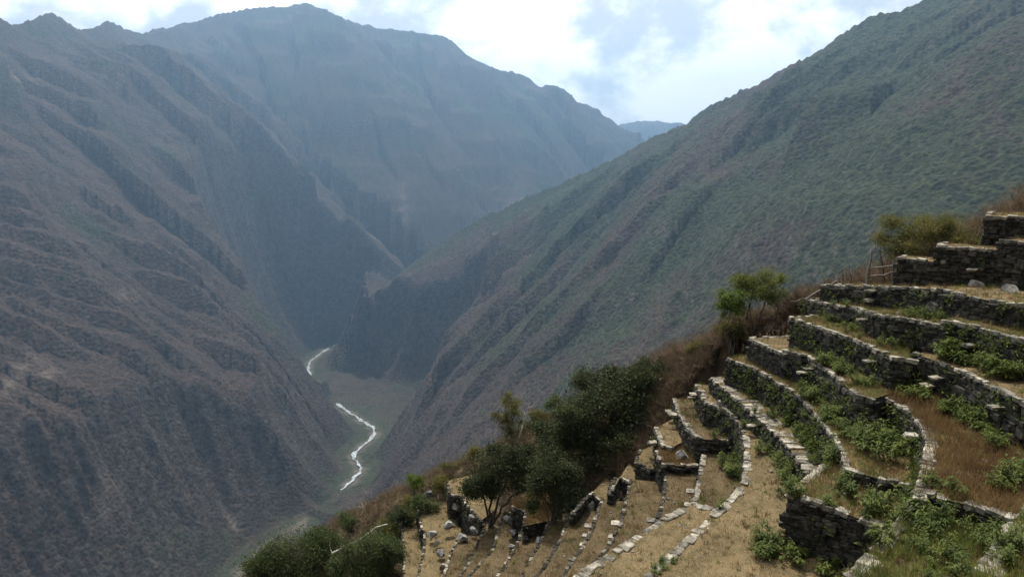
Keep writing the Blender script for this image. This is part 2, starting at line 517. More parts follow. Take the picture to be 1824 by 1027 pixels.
m_turf = turf_mat('trodden_dry_turf', ((0.20, 0.145, 0.078), (0.14, 0.105, 0.055), (0.085, 0.075, 0.035), (0.26, 0.205, 0.12)))
m_turfd = turf_mat('brown_terrace_turf', ((0.135, 0.097, 0.056), (0.095, 0.070, 0.040), (0.062, 0.058, 0.026), (0.18, 0.138, 0.08)))
m_turfg = turf_mat('greenish_turf', ((0.085, 0.078, 0.030), (0.15, 0.105, 0.052), (0.055, 0.060, 0.020), (0.20, 0.155, 0.08)))
m_soil = simple_mat('brush_soil', (0.055, 0.042, 0.028), (0.16, 0.115, 0.07), 0.9, 1.0, 0.08, 6, detail=8)
m_bark = simple_mat('bark', (0.05, 0.042, 0.034), (0.15, 0.13, 0.11), 9.0, 0.95, 0.02, 40)
m_deadwood = simple_mat('bleached_deadwood', (0.26, 0.24, 0.20), (0.48, 0.45, 0.40), 8.0, 0.9, 0.01, 40)
m_fence = simple_mat('weathered_pole', (0.10, 0.085, 0.07), (0.26, 0.23, 0.20), 9.0, 0.9, 0.01, 40)


def leaf_mat(name, ca, cb, scale=1.1, trans=0.35, rough=0.55):
    return simple_mat(name, ca, cb, scale, rough, 0, None, 0.12, 0.12, trans, 3)


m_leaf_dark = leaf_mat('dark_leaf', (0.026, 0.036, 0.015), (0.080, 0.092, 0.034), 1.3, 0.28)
m_leaf_mid = leaf_mat('mid_leaf', (0.040, 0.062, 0.018), (0.11, 0.13, 0.045), 1.6)
m_leaf_weed = leaf_mat('weed_leaf', (0.050, 0.080, 0.016), (0.165, 0.195, 0.048), 2.5, 0.5, 0.45)
m_leaf_lime = leaf_mat('lime_leaf', (0.075, 0.12, 0.02), (0.17, 0.21, 0.045), 2.5, 0.45)
m_leaf_olive = leaf_mat('olive_leaf', (0.095, 0.10, 0.028), (0.22, 0.19, 0.060), 1.2, 0.45)
m_grass_dry = leaf_mat('dry_grass_blade', (0.125, 0.085, 0.040), (0.29, 0.215, 0.11), 1.2, 0.3, 0.7)
m_grass_red = leaf_mat('rust_grass_blade', (0.13, 0.066, 0.030), (0.27, 0.165, 0.075), 1.0, 0.35, 0.7)
m_grass_green = leaf_mat('green_grass_blade', (0.075, 0.105, 0.022), (0.22, 0.235, 0.06), 1.2, 0.45, 0.6)
m_leaf_yellow = leaf_mat('yellow_green_leaf', (0.070, 0.090, 0.020), (0.175, 0.185, 0.05), 1.6, 0.45)
m_twig = leaf_mat('dry_twig', (0.085, 0.060, 0.042), (0.29, 0.205, 0.140), 2.2, 0.2, 0.85)

# ------------------------------------------------------------------ terraces
# id, height z, base z, traced front edge (bearing columns/rows at that height), closing points or None, floor kind, wall label
TER = [
    ('T0', -2.89, -4.3, [(21.6, 35.3), (22.6, 34.6), (23.8, 33.8), (25.5, 32.4)], None, 'turf',
     'rough dark stone wall topmost on the right, behind the long terrace wall'),
    ('T1a', -3.80, -5.9, [(21.15, 33.4), (21.8, 32.3), (22.7, 30.6)], None, 'turf',
     'tall dark stone wall at the right edge just under the topmost wall'),
    ('T1b', -4.22, -6.1, [(19.35, 35.0), (20.3, 34.2), (21.2, 33.3)], None, 'turf',
     'tall dark stone wall under the round olive bush on the right'),
    ('T1c', -4.94, -6.3, [(18.2, 36.2), (18.8, 35.6), (19.4, 34.95)], None, 'turf',
     'low stepped end of the tall stone wall beside the pole fence'),
    ('T2', -5.75, -6.95, [(15.7, 38.8), (16.4, 37.6), (17.3, 35.9), (17.9, 34.2), (18.2, 32.3), (18.5, 30.6), (18.9, 29.6), (19.7, 28.8), (20.3, 27.5)], None, 'turf',
     'long stone terrace wall running level below the pole fence'),
    ('T3', -6.95, -8.2, [(1437, 533), (1480, 543), (1528, 550), (1560, 560), (1600, 566), (1635, 571), (1676, 581)], None, 'turfg',
     'second stone terrace wall below the pole fence, left stretch from the crest'),
    ('T3R', -6.72, -8.2, [(1677, 571), (1730, 580), (1790, 597), (1850, 614), (1920, 640)], None, 'turfg',
     'overgrown stone terrace wall at the right edge, slightly raised above its left stretch'),
    ('T4', -8.2, -9.7, [(1408, 566), (1440, 577), (1480, 590), (1525, 605), (1560, 622), (1590, 637), (1616, 640)], None, 'turfg',
     'third stone terrace wall below the pole fence, left stretch ending in a dark corner'),
    ('T4R', -8.15, -9.7, [(1627, 629), (1660, 640), (1700, 655), (1760, 685), (1824, 716), (1920, 768)], None, 'turf',
     'tall stone terrace wall on the right with weeds at its foot above rusty grass'),
    ('T5a', -9.75, -11.0, [(1335, 602), (1365, 617), (1396, 631)], None, 'turf',
     'short low stone wall with a white stick above it near the dry brush'),
    ('T5b', -9.55, -11.0, [(1397, 623), (1440, 635), (1475, 660), (1510, 690), (1530, 705), (1552, 711)], None, 'turfg',
     'stone terrace wall below the lone grey boulder, curving down to a dark corner'),
    ('T5R', -9.7, -11.0, [(1562, 703), (1595, 718), (1620, 735), (1640, 757), (1650, 780), (1652, 800), (1645, 830), (1636, 865), (1628, 886), (1655, 882), (1726, 899), (1790, 922)],
     [(1990, 960), (1990, 760), (1700, 640)], 'rusty',
     'stone terrace wall curving round the patch of rusty grass on the right'),
    ('T6', -11.0, -12.5, [(1296, 638), (1330, 651), (1360, 665), (1400, 690), (1430, 712), (1460, 745), (1490, 785), (1502, 812), (1506, 837), (1560, 850), (1624, 867)],
     [(1700, 850), (1640, 760), (1560, 680), (1420, 640), (1345, 630)], 'mixed',
     'overgrown stone wall rising directly behind the pale flagstone ledge'),
    ('T7', -12.5, -13.4, [(1267, 673), (1300, 700), (1340, 735), (1368, 759), (1390, 780), (1408, 800), (1420, 815), (1432, 833), (1440, 852)], None, 'turf',
     'stone wall topped by a broad pale flagstone ledge beside the curved path'),
    ('TB', -11.5, -13.4, [(1466, 829), (1445, 848), (1424, 866), (1403, 882), (1450, 896), (1500, 912), (1550, 930), (1592, 945)],
     [(1660, 930), (1660, 850), (1500, 800)], 'mixed',
     'square cornered stone wall facing us in deep shade at lower right'),
    ('T8', -13.4, -14.7, [(1240, 684), (1247, 700), (1258, 718), (1280, 725), (1300, 735), (1320, 757), (1327, 785), (1328, 820), (1324, 860), (1300, 890), (1240, 945), (1195, 986), (1150, 1027), (1080, 1092)],
     [(1300, 1300), (1750, 1200), (1640, 900), (1560, 780), (1480, 700), (1360, 672), (1290, 688)], 'turf',
     'long curved stone wall edging the yellow grass path'),
    ('T5N', -10.3, -13.4, [(1612, 918), (1570, 963), (1535, 1000), (1500, 1040), (1420, 1130)],
     [(1800, 1400), (1990, 1000), (1700, 880)], 'green',
     'stone wall with a pale coping at the bottom right, next to the shaded corner'),
    ('T4N', -8.9, -10.3, [(1840, 890), (1800, 938), (1770, 978), (1730, 1032), (1680, 1100)],
     [(1900, 1300), (2100, 1000)], 'green',
     'grey stone wall top in the bottom right corner among leafy weeds'),
    ('T9', -14.7, -15.6, [(1199, 710), (1209, 735), (1221, 757), (1238, 776), (1256, 782), (1303, 784)],
     [(1350, 770), (1310, 720), (1240, 708)], 'dryt',
     'angular stone wall left of the yellow path above a white faced boulder'),
    ('T9m', -15.5, -16.5, [(1252, 811), (1247, 840), (1240, 880), (1234, 900)],
     [(1300, 935), (1350, 850), (1310, 790), (1262, 772)], 'dryt',
     'low stone wall left of the weedy terrace beside the curved path'),
    ('T9n', -15.0, -16.5, [(1300, 915), (1265, 906), (1235, 897), (1190, 920), (1150, 945), (1095, 981), (1040, 1017), (960, 1075)],
     [(1250, 1250), (1340, 950)], 'turf',
     'pale stone coping running to the bottom edge, second from the yellow path'),
    ('T10v', -15.7, -17.0, [(1167, 762), (1172, 777), (1180, 792), (1196, 796)], [(1230, 780), (1200, 745)], 'turf',
     'short stone wall under a small lit terrace right of the big dark tree'),
    ('T10u', -16.0, -17.0, [(1169, 803), (1175, 817), (1181, 827), (1206, 829), (1234, 829)], [(1262, 800), (1215, 775)], 'rusty',
     'short stone wall below a small orange patch of grass'),
    ('T10', -16.5, -17.6, [(1187, 832), (1185, 860), (1183, 884), (1169, 930), (1140, 956), (1095, 990), (1030, 1040)], None, 'dryt',
     'narrow stone edged terrace wall just left of the weedy terrace'),
    ('T11u', -17.1, -18.2, [(1141, 802), (1132, 824), (1145, 829), (1158, 836)], [(1195, 820), (1170, 790)], 'turf',
     'small stone wall with dark face and a lit top between dark tree and path'),
    ('T11', -17.6, -18.8, [(1125, 853), (1112, 901), (1105, 936), (1080, 978), (1030, 1030)], None, 'dryt',
     'third narrow terrace wall left of the yellow path'),
    ('T12u', -18.1, -19.2, [(1090, 876), (1097, 852), (1110, 852), (1123, 860)], [(1150, 850), (1120, 825)], 'turf',
     'dark faced stone corner with an embedded white stone below the big tree'),
    ('T12', -18.8, -20.0, [(1072, 888), (1055, 939), (1038, 972), (1000, 1030)], None, 'dryt',
     'fourth narrow terrace wall left of the yellow path'),
    ('T13u', -19.2, -20.3, [(1022, 912), (1054, 878), (1072, 893)], [(1110, 880), (1080, 850)], 'turf',
     'angular stone corner holding a large triangular boulder'),
    ('T13', -20.0, -21.1, [(1018, 893), (1011, 922), (1000, 958), (975, 1000), (950, 1035)], None, 'dryt',
     'fifth narrow terrace wall left of the yellow path'),
    ('T14', -21.1, -22.3, [(978, 930), (956, 976), (939, 1006), (925, 1035)], None, 'dryt',
     'narrow lit terrace wall below the slender tree trunk'),
    ('T15u', -21.4, -22.6, [(945, 871), (920, 895), (911, 902), (936, 913), (933, 936)], [(985, 925), (975, 868)], 'rusty',
     'stone wall below the orange grass patch seen through the tree trunks'),
    ('T15', -22.3, -23.4, [(936, 922), (930, 944), (919, 974), (887, 1023), (875, 1040)], None, 'dryt',
     'narrow terrace wall to the left of the slender tree trunk'),
    ('T16', -23.4, -24.6, [(899, 912), (891, 933), (878, 978), (850, 1010), (822, 1042)], None, 'dryt',
     'narrow terrace wall right under the left dark tree'),
    ('T17', -24.6, -25.8, [(866, 932), (853, 961), (833, 1004), (812, 1040)], None, 'dryt',
     'narrow terrace wall left of the left dark tree, above grey rubble'),
    ('T18u', -25.0, -26.4, [(797, 856), (800, 880), (822, 882), (830, 897), (856, 927)], [(885, 905), (840, 845)], 'turf',
     'stone corner with dark face among the boulders on the left'),
    ('T18', -25.8, -27.0, [(818, 952), (799, 997), (786, 1040)], None, 'dryt',
     'narrow terrace wall with grey rubble on the lower left'),
    ('T19', -27.0, -28.3, [(743, 896), (748, 925), (751, 942), (757, 946), (755, 980), (741, 1040)], None, 'turf',
     'dark faced terrace wall, second from the left end of the terraces'),
    ('T20', -28.3, -29.6, [(714, 914), (717, 960), (720, 1000), (718, 1040)], None, 'turf',
     'leftmost terrace wall, dark faced, beside the bleached log'),
    ('T21', -29.6, -31.0, [(688, 930), (690, 980), (684, 1045)], None, 'dryt',
     'low terrace wall half hidden behind the bush on the lower left'),
]


def resample(pl, step):
    pl = np.asarray(pl, float)
    d = np.concatenate([[0], np.cumsum(np.linalg.norm(np.diff(pl, axis=0), axis=1))])
    n = max(2, int(round(d[-1] / step)) + 1)
    s = np.linspace(0, d[-1], n)
    return np.stack([np.interp(s, d, pl[:, k]) for k in range(pl.shape[1])], 1)


def poly_sign(p):
    x, y = p[:, 0], p[:, 1]
    return np.sum(x * np.roll(y, -1) - y * np.roll(x, -1))


def in_poly(x, y, poly):
    x = np.asarray(x); y = np.asarray(y)
    c = np.zeros(x.shape, bool)
    n = len(poly)
    for i in range(n):
        x0, y0 = poly[i]; x1, y1 = poly[(i + 1) % n]
        if y0 == y1: continue
        t = ((y0 > y) != (y1 > y)) & (x < (x1 - x0) * (y - y0) / (y1 - y0) + x0)
        c ^= t
    return c


# two of the upper floors dip a little towards their far end: fall per metre, beyond this distance
DIP = {'T2': (0.15, 32.5), 'T3': (0.09, 32.0)}


def zf(tid, z, x, y):
    if tid in DIP:
        return z - DIP[tid][0] * np.maximum(0, np.asarray(y) - DIP[tid][1])
    return z + 0 * np.asarray(y)


def on_slope(tid, z, u, v):
    p = at_z(u, v, z)
    if tid in DIP:
        d = ray(u, v)
        a, y0 = DIP[tid]
        k = d[2] / d[1]                     # z = k*y along the line of sight
        y = (z + a * y0) / (k + a)
        if y > y0: p = d * (y / d[1])
    return p[:2]


TD = {}
for (tid, z, zb_, front, close, floor, label) in TER:
    if tid in ('T0', 'T1a', 'T1b', 'T1c', 'T2'):        # surveyed in plan
        F2 = np.array(front, float)
    else:
        F2 = np.array([on_slope(tid, z, u, v) for u, v in front])
    if close:
        B2 = np.array([at_z(u, v, z)[:2] for u, v in close])
    else:
        tgn = np.gradient(F2, axis=0)
        tgn /= np.linalg.norm(tgn, axis=1)[:, None]
        nn = np.stack([tgn[:, 1], -tgn[:, 0]], 1)
        updir = np.array([0.2, 1.0]) if tid in ('T0', 'T1a', 'T1b', 'T1c') else np.array([1.0, 0.35])
        if np.mean(nn @ updir) < 0: nn = -nn
        bw = 3.2 if z > -15 else 2.6
        if tid in ('T1a', 'T1b', 'T1c'): bw = 1.5
        if tid == 'T2': nn = np.tile(np.array([0.9, 0.44]), (len(F2), 1))
        B2 = (F2 + nn * bw)[::-1]
        if z > -11 and tid not in ('T3R', 'T4R', 'T1a'):      # the far end returns into the slope
            F2 = np.vstack([F2[0] + nn[0] * bw * 0.95 + (F2[1] - F2[0]) * 0.02, F2])
    poly = np.vstack([F2, B2])
    if poly_sign(poly) < 0:            # make it run with the platform on the left
        F2 = F2[::-1]; poly = poly[::-1]
        rev = True
    TD[tid] = dict(z=z, zb=zb_, F=F2, poly=poly, floor=floor, label=label)
    # F runs counter-clockwise: the outside is to the right of travel
# ------------------------------------------------------------------ the hillside under and around the terraces
ctrl, reg = [], []
for tid, d in TD.items():
    for p in resample(np.c_[d['F'], np.full(len(d['F']), 0.0)], 2.0):
        ctrl.append((p[0], p[1], d['zb'] - 0.5)); reg.append(3.0)
CREST = [(1800, 400, 41), (1640, 470, 40), (1560, 500, 41.5), (1480, 512, 42), (1400, 543, 43), (1300, 584, 46), (1200, 630, 50), (1100, 688, 53), (1000, 738, 56), (900, 786, 58),
         (800, 832, 61), (700, 876, 64), (600, 926, 66), (500, 988, 68), (430, 1036, 70), (330, 1110, 72)]
crest = np.array([at_y(*c) for c in CREST])
ct = np.gradient(crest[:, :2], axis=0)
ct /= np.linalg.norm(ct, axis=1)[:, None]
cnorm = np.stack([-ct[:, 1], ct[:, 0]], 1)
if cnorm[:, 1].mean() < 0: cnorm = -cnorm
for e in ((1455, 517, 39.5), (1490, 508, 40), (1425, 542, 40.5), (1440, 530, 41.5), (1395, 575, 39.5), (1415, 558, 41), (1322, 600, 41.5), (1345, 588, 42), (1280, 630, 43), (1250, 655, 44.5), (1222, 680, 46), (1186, 705, 47),
          (1150, 755, 46), (1125, 800, 45), (1090, 835, 44), (1050, 860, 45), (1005, 880, 45), (960, 870, 50), (905, 885, 51), (850, 860, 56), (780, 865, 58.5), (720, 895, 60), (680, 925, 60)):
    ctrl.append(tuple(at_y(*e))); reg.append(0.5)
for p, n in zip(crest, cnorm):
    ctrl.append(tuple(p)); reg.append(0.05)
    for dd, dz in ((5, 3.5), (12, 11), (30, 32), (70, 75)):
        ctrl.append((p[0] + n[0] * dd, p[1] + n[1] * dd, p[2] - dz)); reg.append(0.3)
ctrl += [(0, 0, -1.75), (0, -3, -1.5), (3, -8, 0), (-4, -6, -3), (0, 3, -4.0), (0, 9, -9.5), (5, 8, -7.5), (-8, 8, -13), (-15, 20, -25), (0, 19, -17), (-20, 38, -38), (-10, 30, -28),
         (9, 8, -5.5), (14, 10, -4.5), (20, 14, -3), (26, 22, -1.0), (30, 32, 0.5), (26, 36, -1), (34, 5, 8), (20, -8, 8), (10, -20, 6), (-20, -15, -16), (-40, 10, -44), (-45, 50, -62),
         (-25, 60, -50), (-60, -20, -50), (40, 40, 4), (50, 20, 14), (-30, 75, -58), (-70, 70, -90), (45, 60, -12), (-5, 38, -26), (-12, 45, -33), (-15, 52, -38)]
reg = np.array(reg + [0.5] * (len(ctrl) - len(reg)))
ctrl = np.array(ctrl)
_, ui = np.unique(np.round(ctrl[:, :2] * 2), axis=0, return_index=True)
ctrl, reg = ctrl[ui], reg[ui]
nC = len(ctrl)
dist = np.hypot(ctrl[:, None, 0] - ctrl[None, :, 0], ctrl[:, None, 1] - ctrl[None, :, 1])
Am = np.zeros((nC + 3, nC + 3))
Am[:nC, :nC] = -dist + np.diag(reg)
Am[:nC, nC] = 1; Am[:nC, nC + 1:] = ctrl[:, :2]
Am[nC, :nC] = 1; Am[nC + 1:, :nC] = ctrl[:, :2].T
wts = np.linalg.solve(Am, np.concatenate([ctrl[:, 2], [0, 0, 0]]))


def ground(x, y):
    x = np.atleast_1d(np.asarray(x, float)); y = np.atleast_1d(np.asarray(y, float))
    o = np.empty(len(x))
    for i in range(0, len(x), 20000):
        xs, ys = x[i:i + 20000], y[i:i + 20000]
        dd = np.hypot(xs[:, None] - ctrl[None, :, 0], ys[:, None] - ctrl[None, :, 1])
        o[i:i + 20000] = -dd @ wts[:nC] + wts[nC] + wts[nC + 1] * xs + wts[nC + 2] * ys
    return o + 0.22 * fbm(x / 2.6, y / 2.6, 4) + 0.10 * fbm(x / 0.6 + 9, y / 0.6, 2)


POLY_BB = {k: (d['poly'][:, 0].min(), d['poly'][:, 0].max(), d['poly'][:, 1].min(), d['poly'][:, 1].max()) for k, d in TD.items()}


def floor_at(x, y):
    """highest terrace floor over each point, -1e9 where there is none"""
    x = np.atleast_1d(np.asarray(x, float)); y = np.atleast_1d(np.asarray(y, float))
    top = np.full(x.shape, -1e9)
    for k, d in TD.items():
        b = POLY_BB[k]
        sel = (x > b[0]) & (x < b[1]) & (y > b[2]) & (y < b[3])
        if sel.any():
            s = np.where(sel)[0]
            s = s[in_poly(x[s], y[s], d['poly'])]
            top[s] = np.maximum(top[s], zf(k, d['z'], x[s], y[s]))
    return top


hx = np.concatenate([np.arange(-110, -24, 1.4), np.arange(-24, 26, 0.42), np.arange(26, 90, 1.4)])
hy = np.concatenate([np.arange(-40, 8, 1.2), np.arange(8, 72, 0.42), np.arange(72, 170, 1.4)])
HX, HY = np.meshgrid(hx, hy, indexing='ij')
HZ = ground(HX.ravel(), HY.ravel())
fl = floor_at(HX.ravel(), HY.ravel())
# keep the soil under the floors, also next to them
low = np.where(fl > -1e8, fl - 0.5, 1e9).reshape(HX.shape)
lw = low.copy()
for _ in range(3):
    l0 = lw.copy()
    for a in (-1, 0, 1):
        for b in (-1, 0, 1):
            lw = np.minimum(lw, np.roll(np.roll(l0, a, 0), b, 1))
HZ = np.minimum(HZ.reshape(HX.shape), lw)
ii = np.arange(HX.size, dtype=np.int32).reshape(HX.shape)
quads = np.stack([ii[:-1, :-1], ii[1:, :-1], ii[1:, 1:], ii[:-1, 1:]], -1).reshape(-1, 4)
me = mesh_np('hillside', np.stack([HX, HY, HZ], -1).reshape(-1, 3), quads, m_soil, True)
tag(link('hillside', me), kind='structure')

# ------------------------------------------------------------------ terrace floors and walls
m_side, N, bs, o_ = new_mat('rubble_fill')
pos = N.n('ShaderNodeNewGeometry').outputs['Position']
vo = N.n('ShaderNodeTexVoronoi', ins={'Vector': pos, 'Scale': 4.2})
cc = N.mix(N.ramp(vo.outputs['Distance'], 0.25, 0.6), (0.085, 0.078, 0.068), (0.022, 0.02, 0.017))
bm_ = N.n('ShaderNodeBump', ins={'Height': vo.outputs['Distance'], 'Strength': 1.0, 'Distance': -0.12})
N.t.links.new(cc, bs.inputs['Base Color']); N.t.links.new(bm_.outputs[0], bs.inputs['Normal'])
bs.inputs['Roughness'].default_value = 0.95
FLOOR_MAT = {'turf': m_turf, 'turfg': m_turfg, 'rusty': m_turfg, 'mixed': m_turfg, 'green': m_turfg, 'dryt': m_turfd}


def make_floor(tid, d):
    poly, z = d['poly'], d['z']
    n = len(poly)
    b = POLY_BB[tid]
    gx, gy = np.meshgrid(np.arange(b[0], b[1], 0.4), np.arange(b[2], b[3], 0.4))
    gx = gx.ravel() + RNG.uniform(-.1, .1, gx.size); gy = gy.ravel() + RNG.uniform(-.1, .1, gy.size)
    ok = in_poly(gx, gy, poly)
    gx, gy = gx[ok], gy[ok]
    # keep a margin so the edge stays clean
    dm = np.full(gx.shape, 9.0)
    for i in range(n):
        a, e = poly[i], poly[(i + 1) % n] - poly[i]
        t = np.clip(((gx - a[0]) * e[0] + (gy - a[1]) * e[1]) / max(e @ e, 1e-9), 0, 1)
        dm = np.minimum(dm, np.hypot(gx - a[0] - t * e[0], gy - a[1] - t * e[1]))
    gx, gy = gx[dm > 0.2], gy[dm > 0.2]
    pts = [Vector(p) for p in poly] + [Vector(p) for p in zip(gx, gy)]
    co, _, fc, _, _, _ = geometry.delaunay_2d_cdt(pts, [], [list(range(n))], 1, 1e-4)
    co = np.array([c[:] for c in co])
    dz = 0.10 * fbm(co[:, 0] / 0.9, co[:, 1] / 0.9, 3) + 0.03
    dz[:n] = 0
    zz = zf(tid, z, co[:, 0], co[:, 1])
    V = [(c[0], c[1], q + h) for c, h, q in zip(co, dz, zz)]
    F_ = [tuple(f) for f in fc]
    nt_ = len(F_)
    k = len(V)
    V += [(p[0], p[1], float(zf(tid, z, p[0], p[1]))) for p in poly] + [(p[0], p[1], d['zb'] - 2.5) for p in poly]
    F_ += [(k + (i + 1) % n, k + i, k + n + i, k + n + (i + 1) % n) for i in range(n)]
    me = bpy.data.meshes.new('terrace_floor')
    me.from_pydata(V, [], F_)
    me.materials.append(FLOOR_MAT[d['floor']])
    me.materials.append(m_side)
    mi = np.zeros(len(F_), np.int32); mi[nt_:] = 1
    me.polygons.foreach_set('material_index', mi)
    tag(link('terrace_floor', me), kind='structure')


def stone_variants(name, mat, k, bev, jit):
    out = []
    for i in range(k):
        bm = bmesh.new()
        bmesh.ops.create_cube(bm, size=1.0)
        for v in bm.verts:
            v.co += Vector([random.uniform(-jit, jit) for _ in range(3)])
        bmesh.ops.bevel(bm, geom=bm.edges[:], offset=bev, segments=1, affect='EDGES', profile=0.6)
        for v in bm.verts:
            v.co += Vector([random.uniform(-jit, jit) * 0.35 for _ in range(3)])
        bmesh.ops.triangulate(bm, faces=bm.faces[:])
        me = bpy.data.meshes.new(name)
        bm.to_mesh(me)
        bm.free()
        me.materials.append(mat)
        vv = np.array([v.co[:] for v in me.vertices])
        ff = np.array([p.vertices[:] for p in me.polygons])
        out.append((me, vv, ff))
    return out


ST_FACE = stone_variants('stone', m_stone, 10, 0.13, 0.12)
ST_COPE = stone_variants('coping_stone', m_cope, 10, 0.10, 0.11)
ST_STEP = stone_variants('step_stone', m_cope, 4, 0.08, 0.06)


def rot_m(ang, tx=0, ty=0):
    return np.array((Matrix.Rotation(ang, 3, 'Z') @ Matrix.Rotation(tx, 3, 'X') @ Matrix.Rotation(ty, 3, 'Y')))


WIDE = {'T7': (0.62, 0.30), 'T5N': (0.42, 0.34), 'T9n': (0.40, 0.34), 'T8': (0.34, 0.32), 'T5R': (0.36, 0.32), 'TB': (0.34, 0.34), 'T4N': (0.5, 0.4)}
walls = {}


def make_wall(tid, d):
    F, z0, zb_ = d['F'], d['z'], d['zb']
    base = np.array([F[0][0], F[0][1], zb_])
    root = bpy.data.objects.new('terrace_wall', None)
    COL.objects.link(root)
    root.location = base
    root.empty_display_size = 0.3
    tag(root, d['label'], 'stone wall', 'dry stone terrace walls on the slope', 'thing')
    walls[tid] = root
    jobs = []          # (kind, variants, loc, scale, ang, tx, ty, apparent size)
    seg = np.diff(F, axis=0)
    L = np.linalg.norm(seg, axis=1)
    cum = np.concatenate([[0], np.cumsum(L)])

    def sample(s):
        i = min(max(np.searchsorted(cum, s) - 1, 0), len(L) - 1)
        t = seg[i] / L[i]
        return F[i] + t * (s - cum[i]), t, np.array([t[1], -t[0]])     # outside is to the right
    # coping
    cd, cl = WIDE.get(tid, (0.24, 0.32) if z0 > -16.2 else (0.17, 0.24))
    s = 0.0
    while s < cum[-1]:
        ln = random.uniform(0.7, 1.45) * cl
        p, t, n = sample(s + ln / 2)
        z = float(zf(tid, z0, p[0], p[1]))
        if random.random() > (0.06 if tid == 'T7' else 0.10 if z0 < -16.2 else 0.12):
            dp = cd * random.uniform(0.8, 1.2)
            th = random.uniform(0.12, 0.20)
            c = p + n * (0.07 - dp / 2 + random.uniform(-0.03, 0.03))
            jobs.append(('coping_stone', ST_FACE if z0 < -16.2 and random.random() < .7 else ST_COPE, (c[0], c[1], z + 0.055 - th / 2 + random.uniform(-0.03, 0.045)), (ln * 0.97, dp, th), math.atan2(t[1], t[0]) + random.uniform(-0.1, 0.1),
                         random.uniform(-0.07, 0.07), random.uniform(-0.07, 0.07)))
        if tid == 'T7':      # a second row makes the ledge broad
            dp = random.uniform(0.35, 0.5)
            c = p + n * (0.07 - 0.62 - dp / 2)
            jobs.append(('coping_stone', ST_COPE, (c[0], c[1], z + 0.0 - 0.05 + random.uniform(-0.02, 0.02)), (ln * 0.95, dp, 0.14), math.atan2(t[1], t[0]) + random.uniform(-0.12, 0.12), 0, 0))
        s += ln
    # face
    h = zb_ - 0.08
    while h < z0 - 0.13:
        ch = random.uniform(0.12, 0.25)
        if h + ch > z0 - 0.08: ch = max(0.1, z0 - 0.10 - h)
        s = -random.uniform(0, 0.2)
        while s < cum[-1]:
            ln = random.uniform(0.7, 2.1) * ch * 1.05 + 0.04
            big = random.random() < 0.05
            if big: ln *= 1.5
            p, t, n = sample(s + ln / 2)
            to_cam = -np.array([p[0], p[1]])
            if n @ to_cam > -0.12 * np.linalg.norm(to_cam) and h + ch * .6 < float(zf(tid, z0, p[0], p[1])) - .04:
                c = p + n * (random.uniform(-0.06, 0.035) - 0.08)
                hh = ch * (random.uniform(0.8, 1.1) if not big else 1.8)
                if big: c = c + n * 0.05
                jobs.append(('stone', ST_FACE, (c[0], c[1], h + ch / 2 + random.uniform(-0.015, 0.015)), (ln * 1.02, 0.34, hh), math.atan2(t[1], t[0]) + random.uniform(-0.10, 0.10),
                             random.uniform(-0.1, 0.1), random.uniform(-0.12, 0.12)))
            s += ln
        h += ch
    d['jobs'] = jobs
    d['sample'] = (F, seg, L, cum)
    jobs.sort(key=lambda j: (j[0] != 'coping_stone', -j[3][0] * j[3][2] / (j[2][0] ** 2 + j[2][1] ** 2)))
    rest = []
    nface = ncop = 0
    for j in jobs:
        kind, var, loc, scl, ang, tx, ty = j
        if kind == 'stone': nface += 1
        else: ncop += 1
        vi = random.randrange(len(var))
        M = rot_m(ang, tx, ty) * np.array(scl)[None, :]
        l = np.array(loc) - base
        if (kind == 'stone' and nface > 290) or (kind != 'stone' and ncop > 290):
            rest.append((var[vi], M, l))
            continue
        o = bpy.data.objects.new(kind, var[vi][0])
        COL.objects.link(o)
        o.parent = root
        o.matrix_local = Matrix.Translation(l) @ Matrix(M).to_4x4()
    if rest:
        V, Fc, off = [], [], 0
        for (me, vv, ff), M, l in rest:
            V.append(vv @ M.T + l); Fc.append(ff + off); off += len(vv)
        o = link('stone', mesh_np('stone', np.vstack(V), np.vstack(Fc), m_stone), root)
        o['kind'] = 'stuff'


for tid, d in TD.items():
    make_floor(tid, d)
    make_wall(tid, d)


def proj(p):
    """column and row of a place, for choosing where along a wall something sits"""
    p = np.asarray(p, float)
    dpt = p @ _F
    return 912 + FPX * p[0] / dpt, 513.5 - FPX * (p @ _U) / dpt


# stepping stones that jut out of the walls
STEPS = [('T2', 1558, .18), ('T2', 1560, .62), ('T3', 1548, .35), ('T4', 1561, .5), ('T3R', 1739, .7), ('T3R', 1721, 1.1), ('T4R', 1680, .55), ('T4R', 1666, 1.0), ('T5b', 1453, .35), ('T5b', 1441, .75),
         ('T8', 1245, .25), ('T8', 1243, .5), ('T8', 1241, .75), ('T9', 1208, .2), ('T9', 1204, .45), ('T9', 1200, .7), ('T10v', 1173, .3), ('T10v', 1170, .6), ('T9m', 1242, .2), ('T9m', 1239, .45),
         ('T9m', 1236, .7), ('T10', 1172, .2), ('T10', 1168, .45), ('T10', 1160, .7), ('T11', 1107, .2), ('T11', 1103, .5), ('T12', 1058, .2), ('T12', 1054, .45), ('T12', 1050, .7),
         ('T1b', 1740, .9), ('T4R', 1790, .5), ('T5R', 1640, .4), ('T7', 1350, .4)]
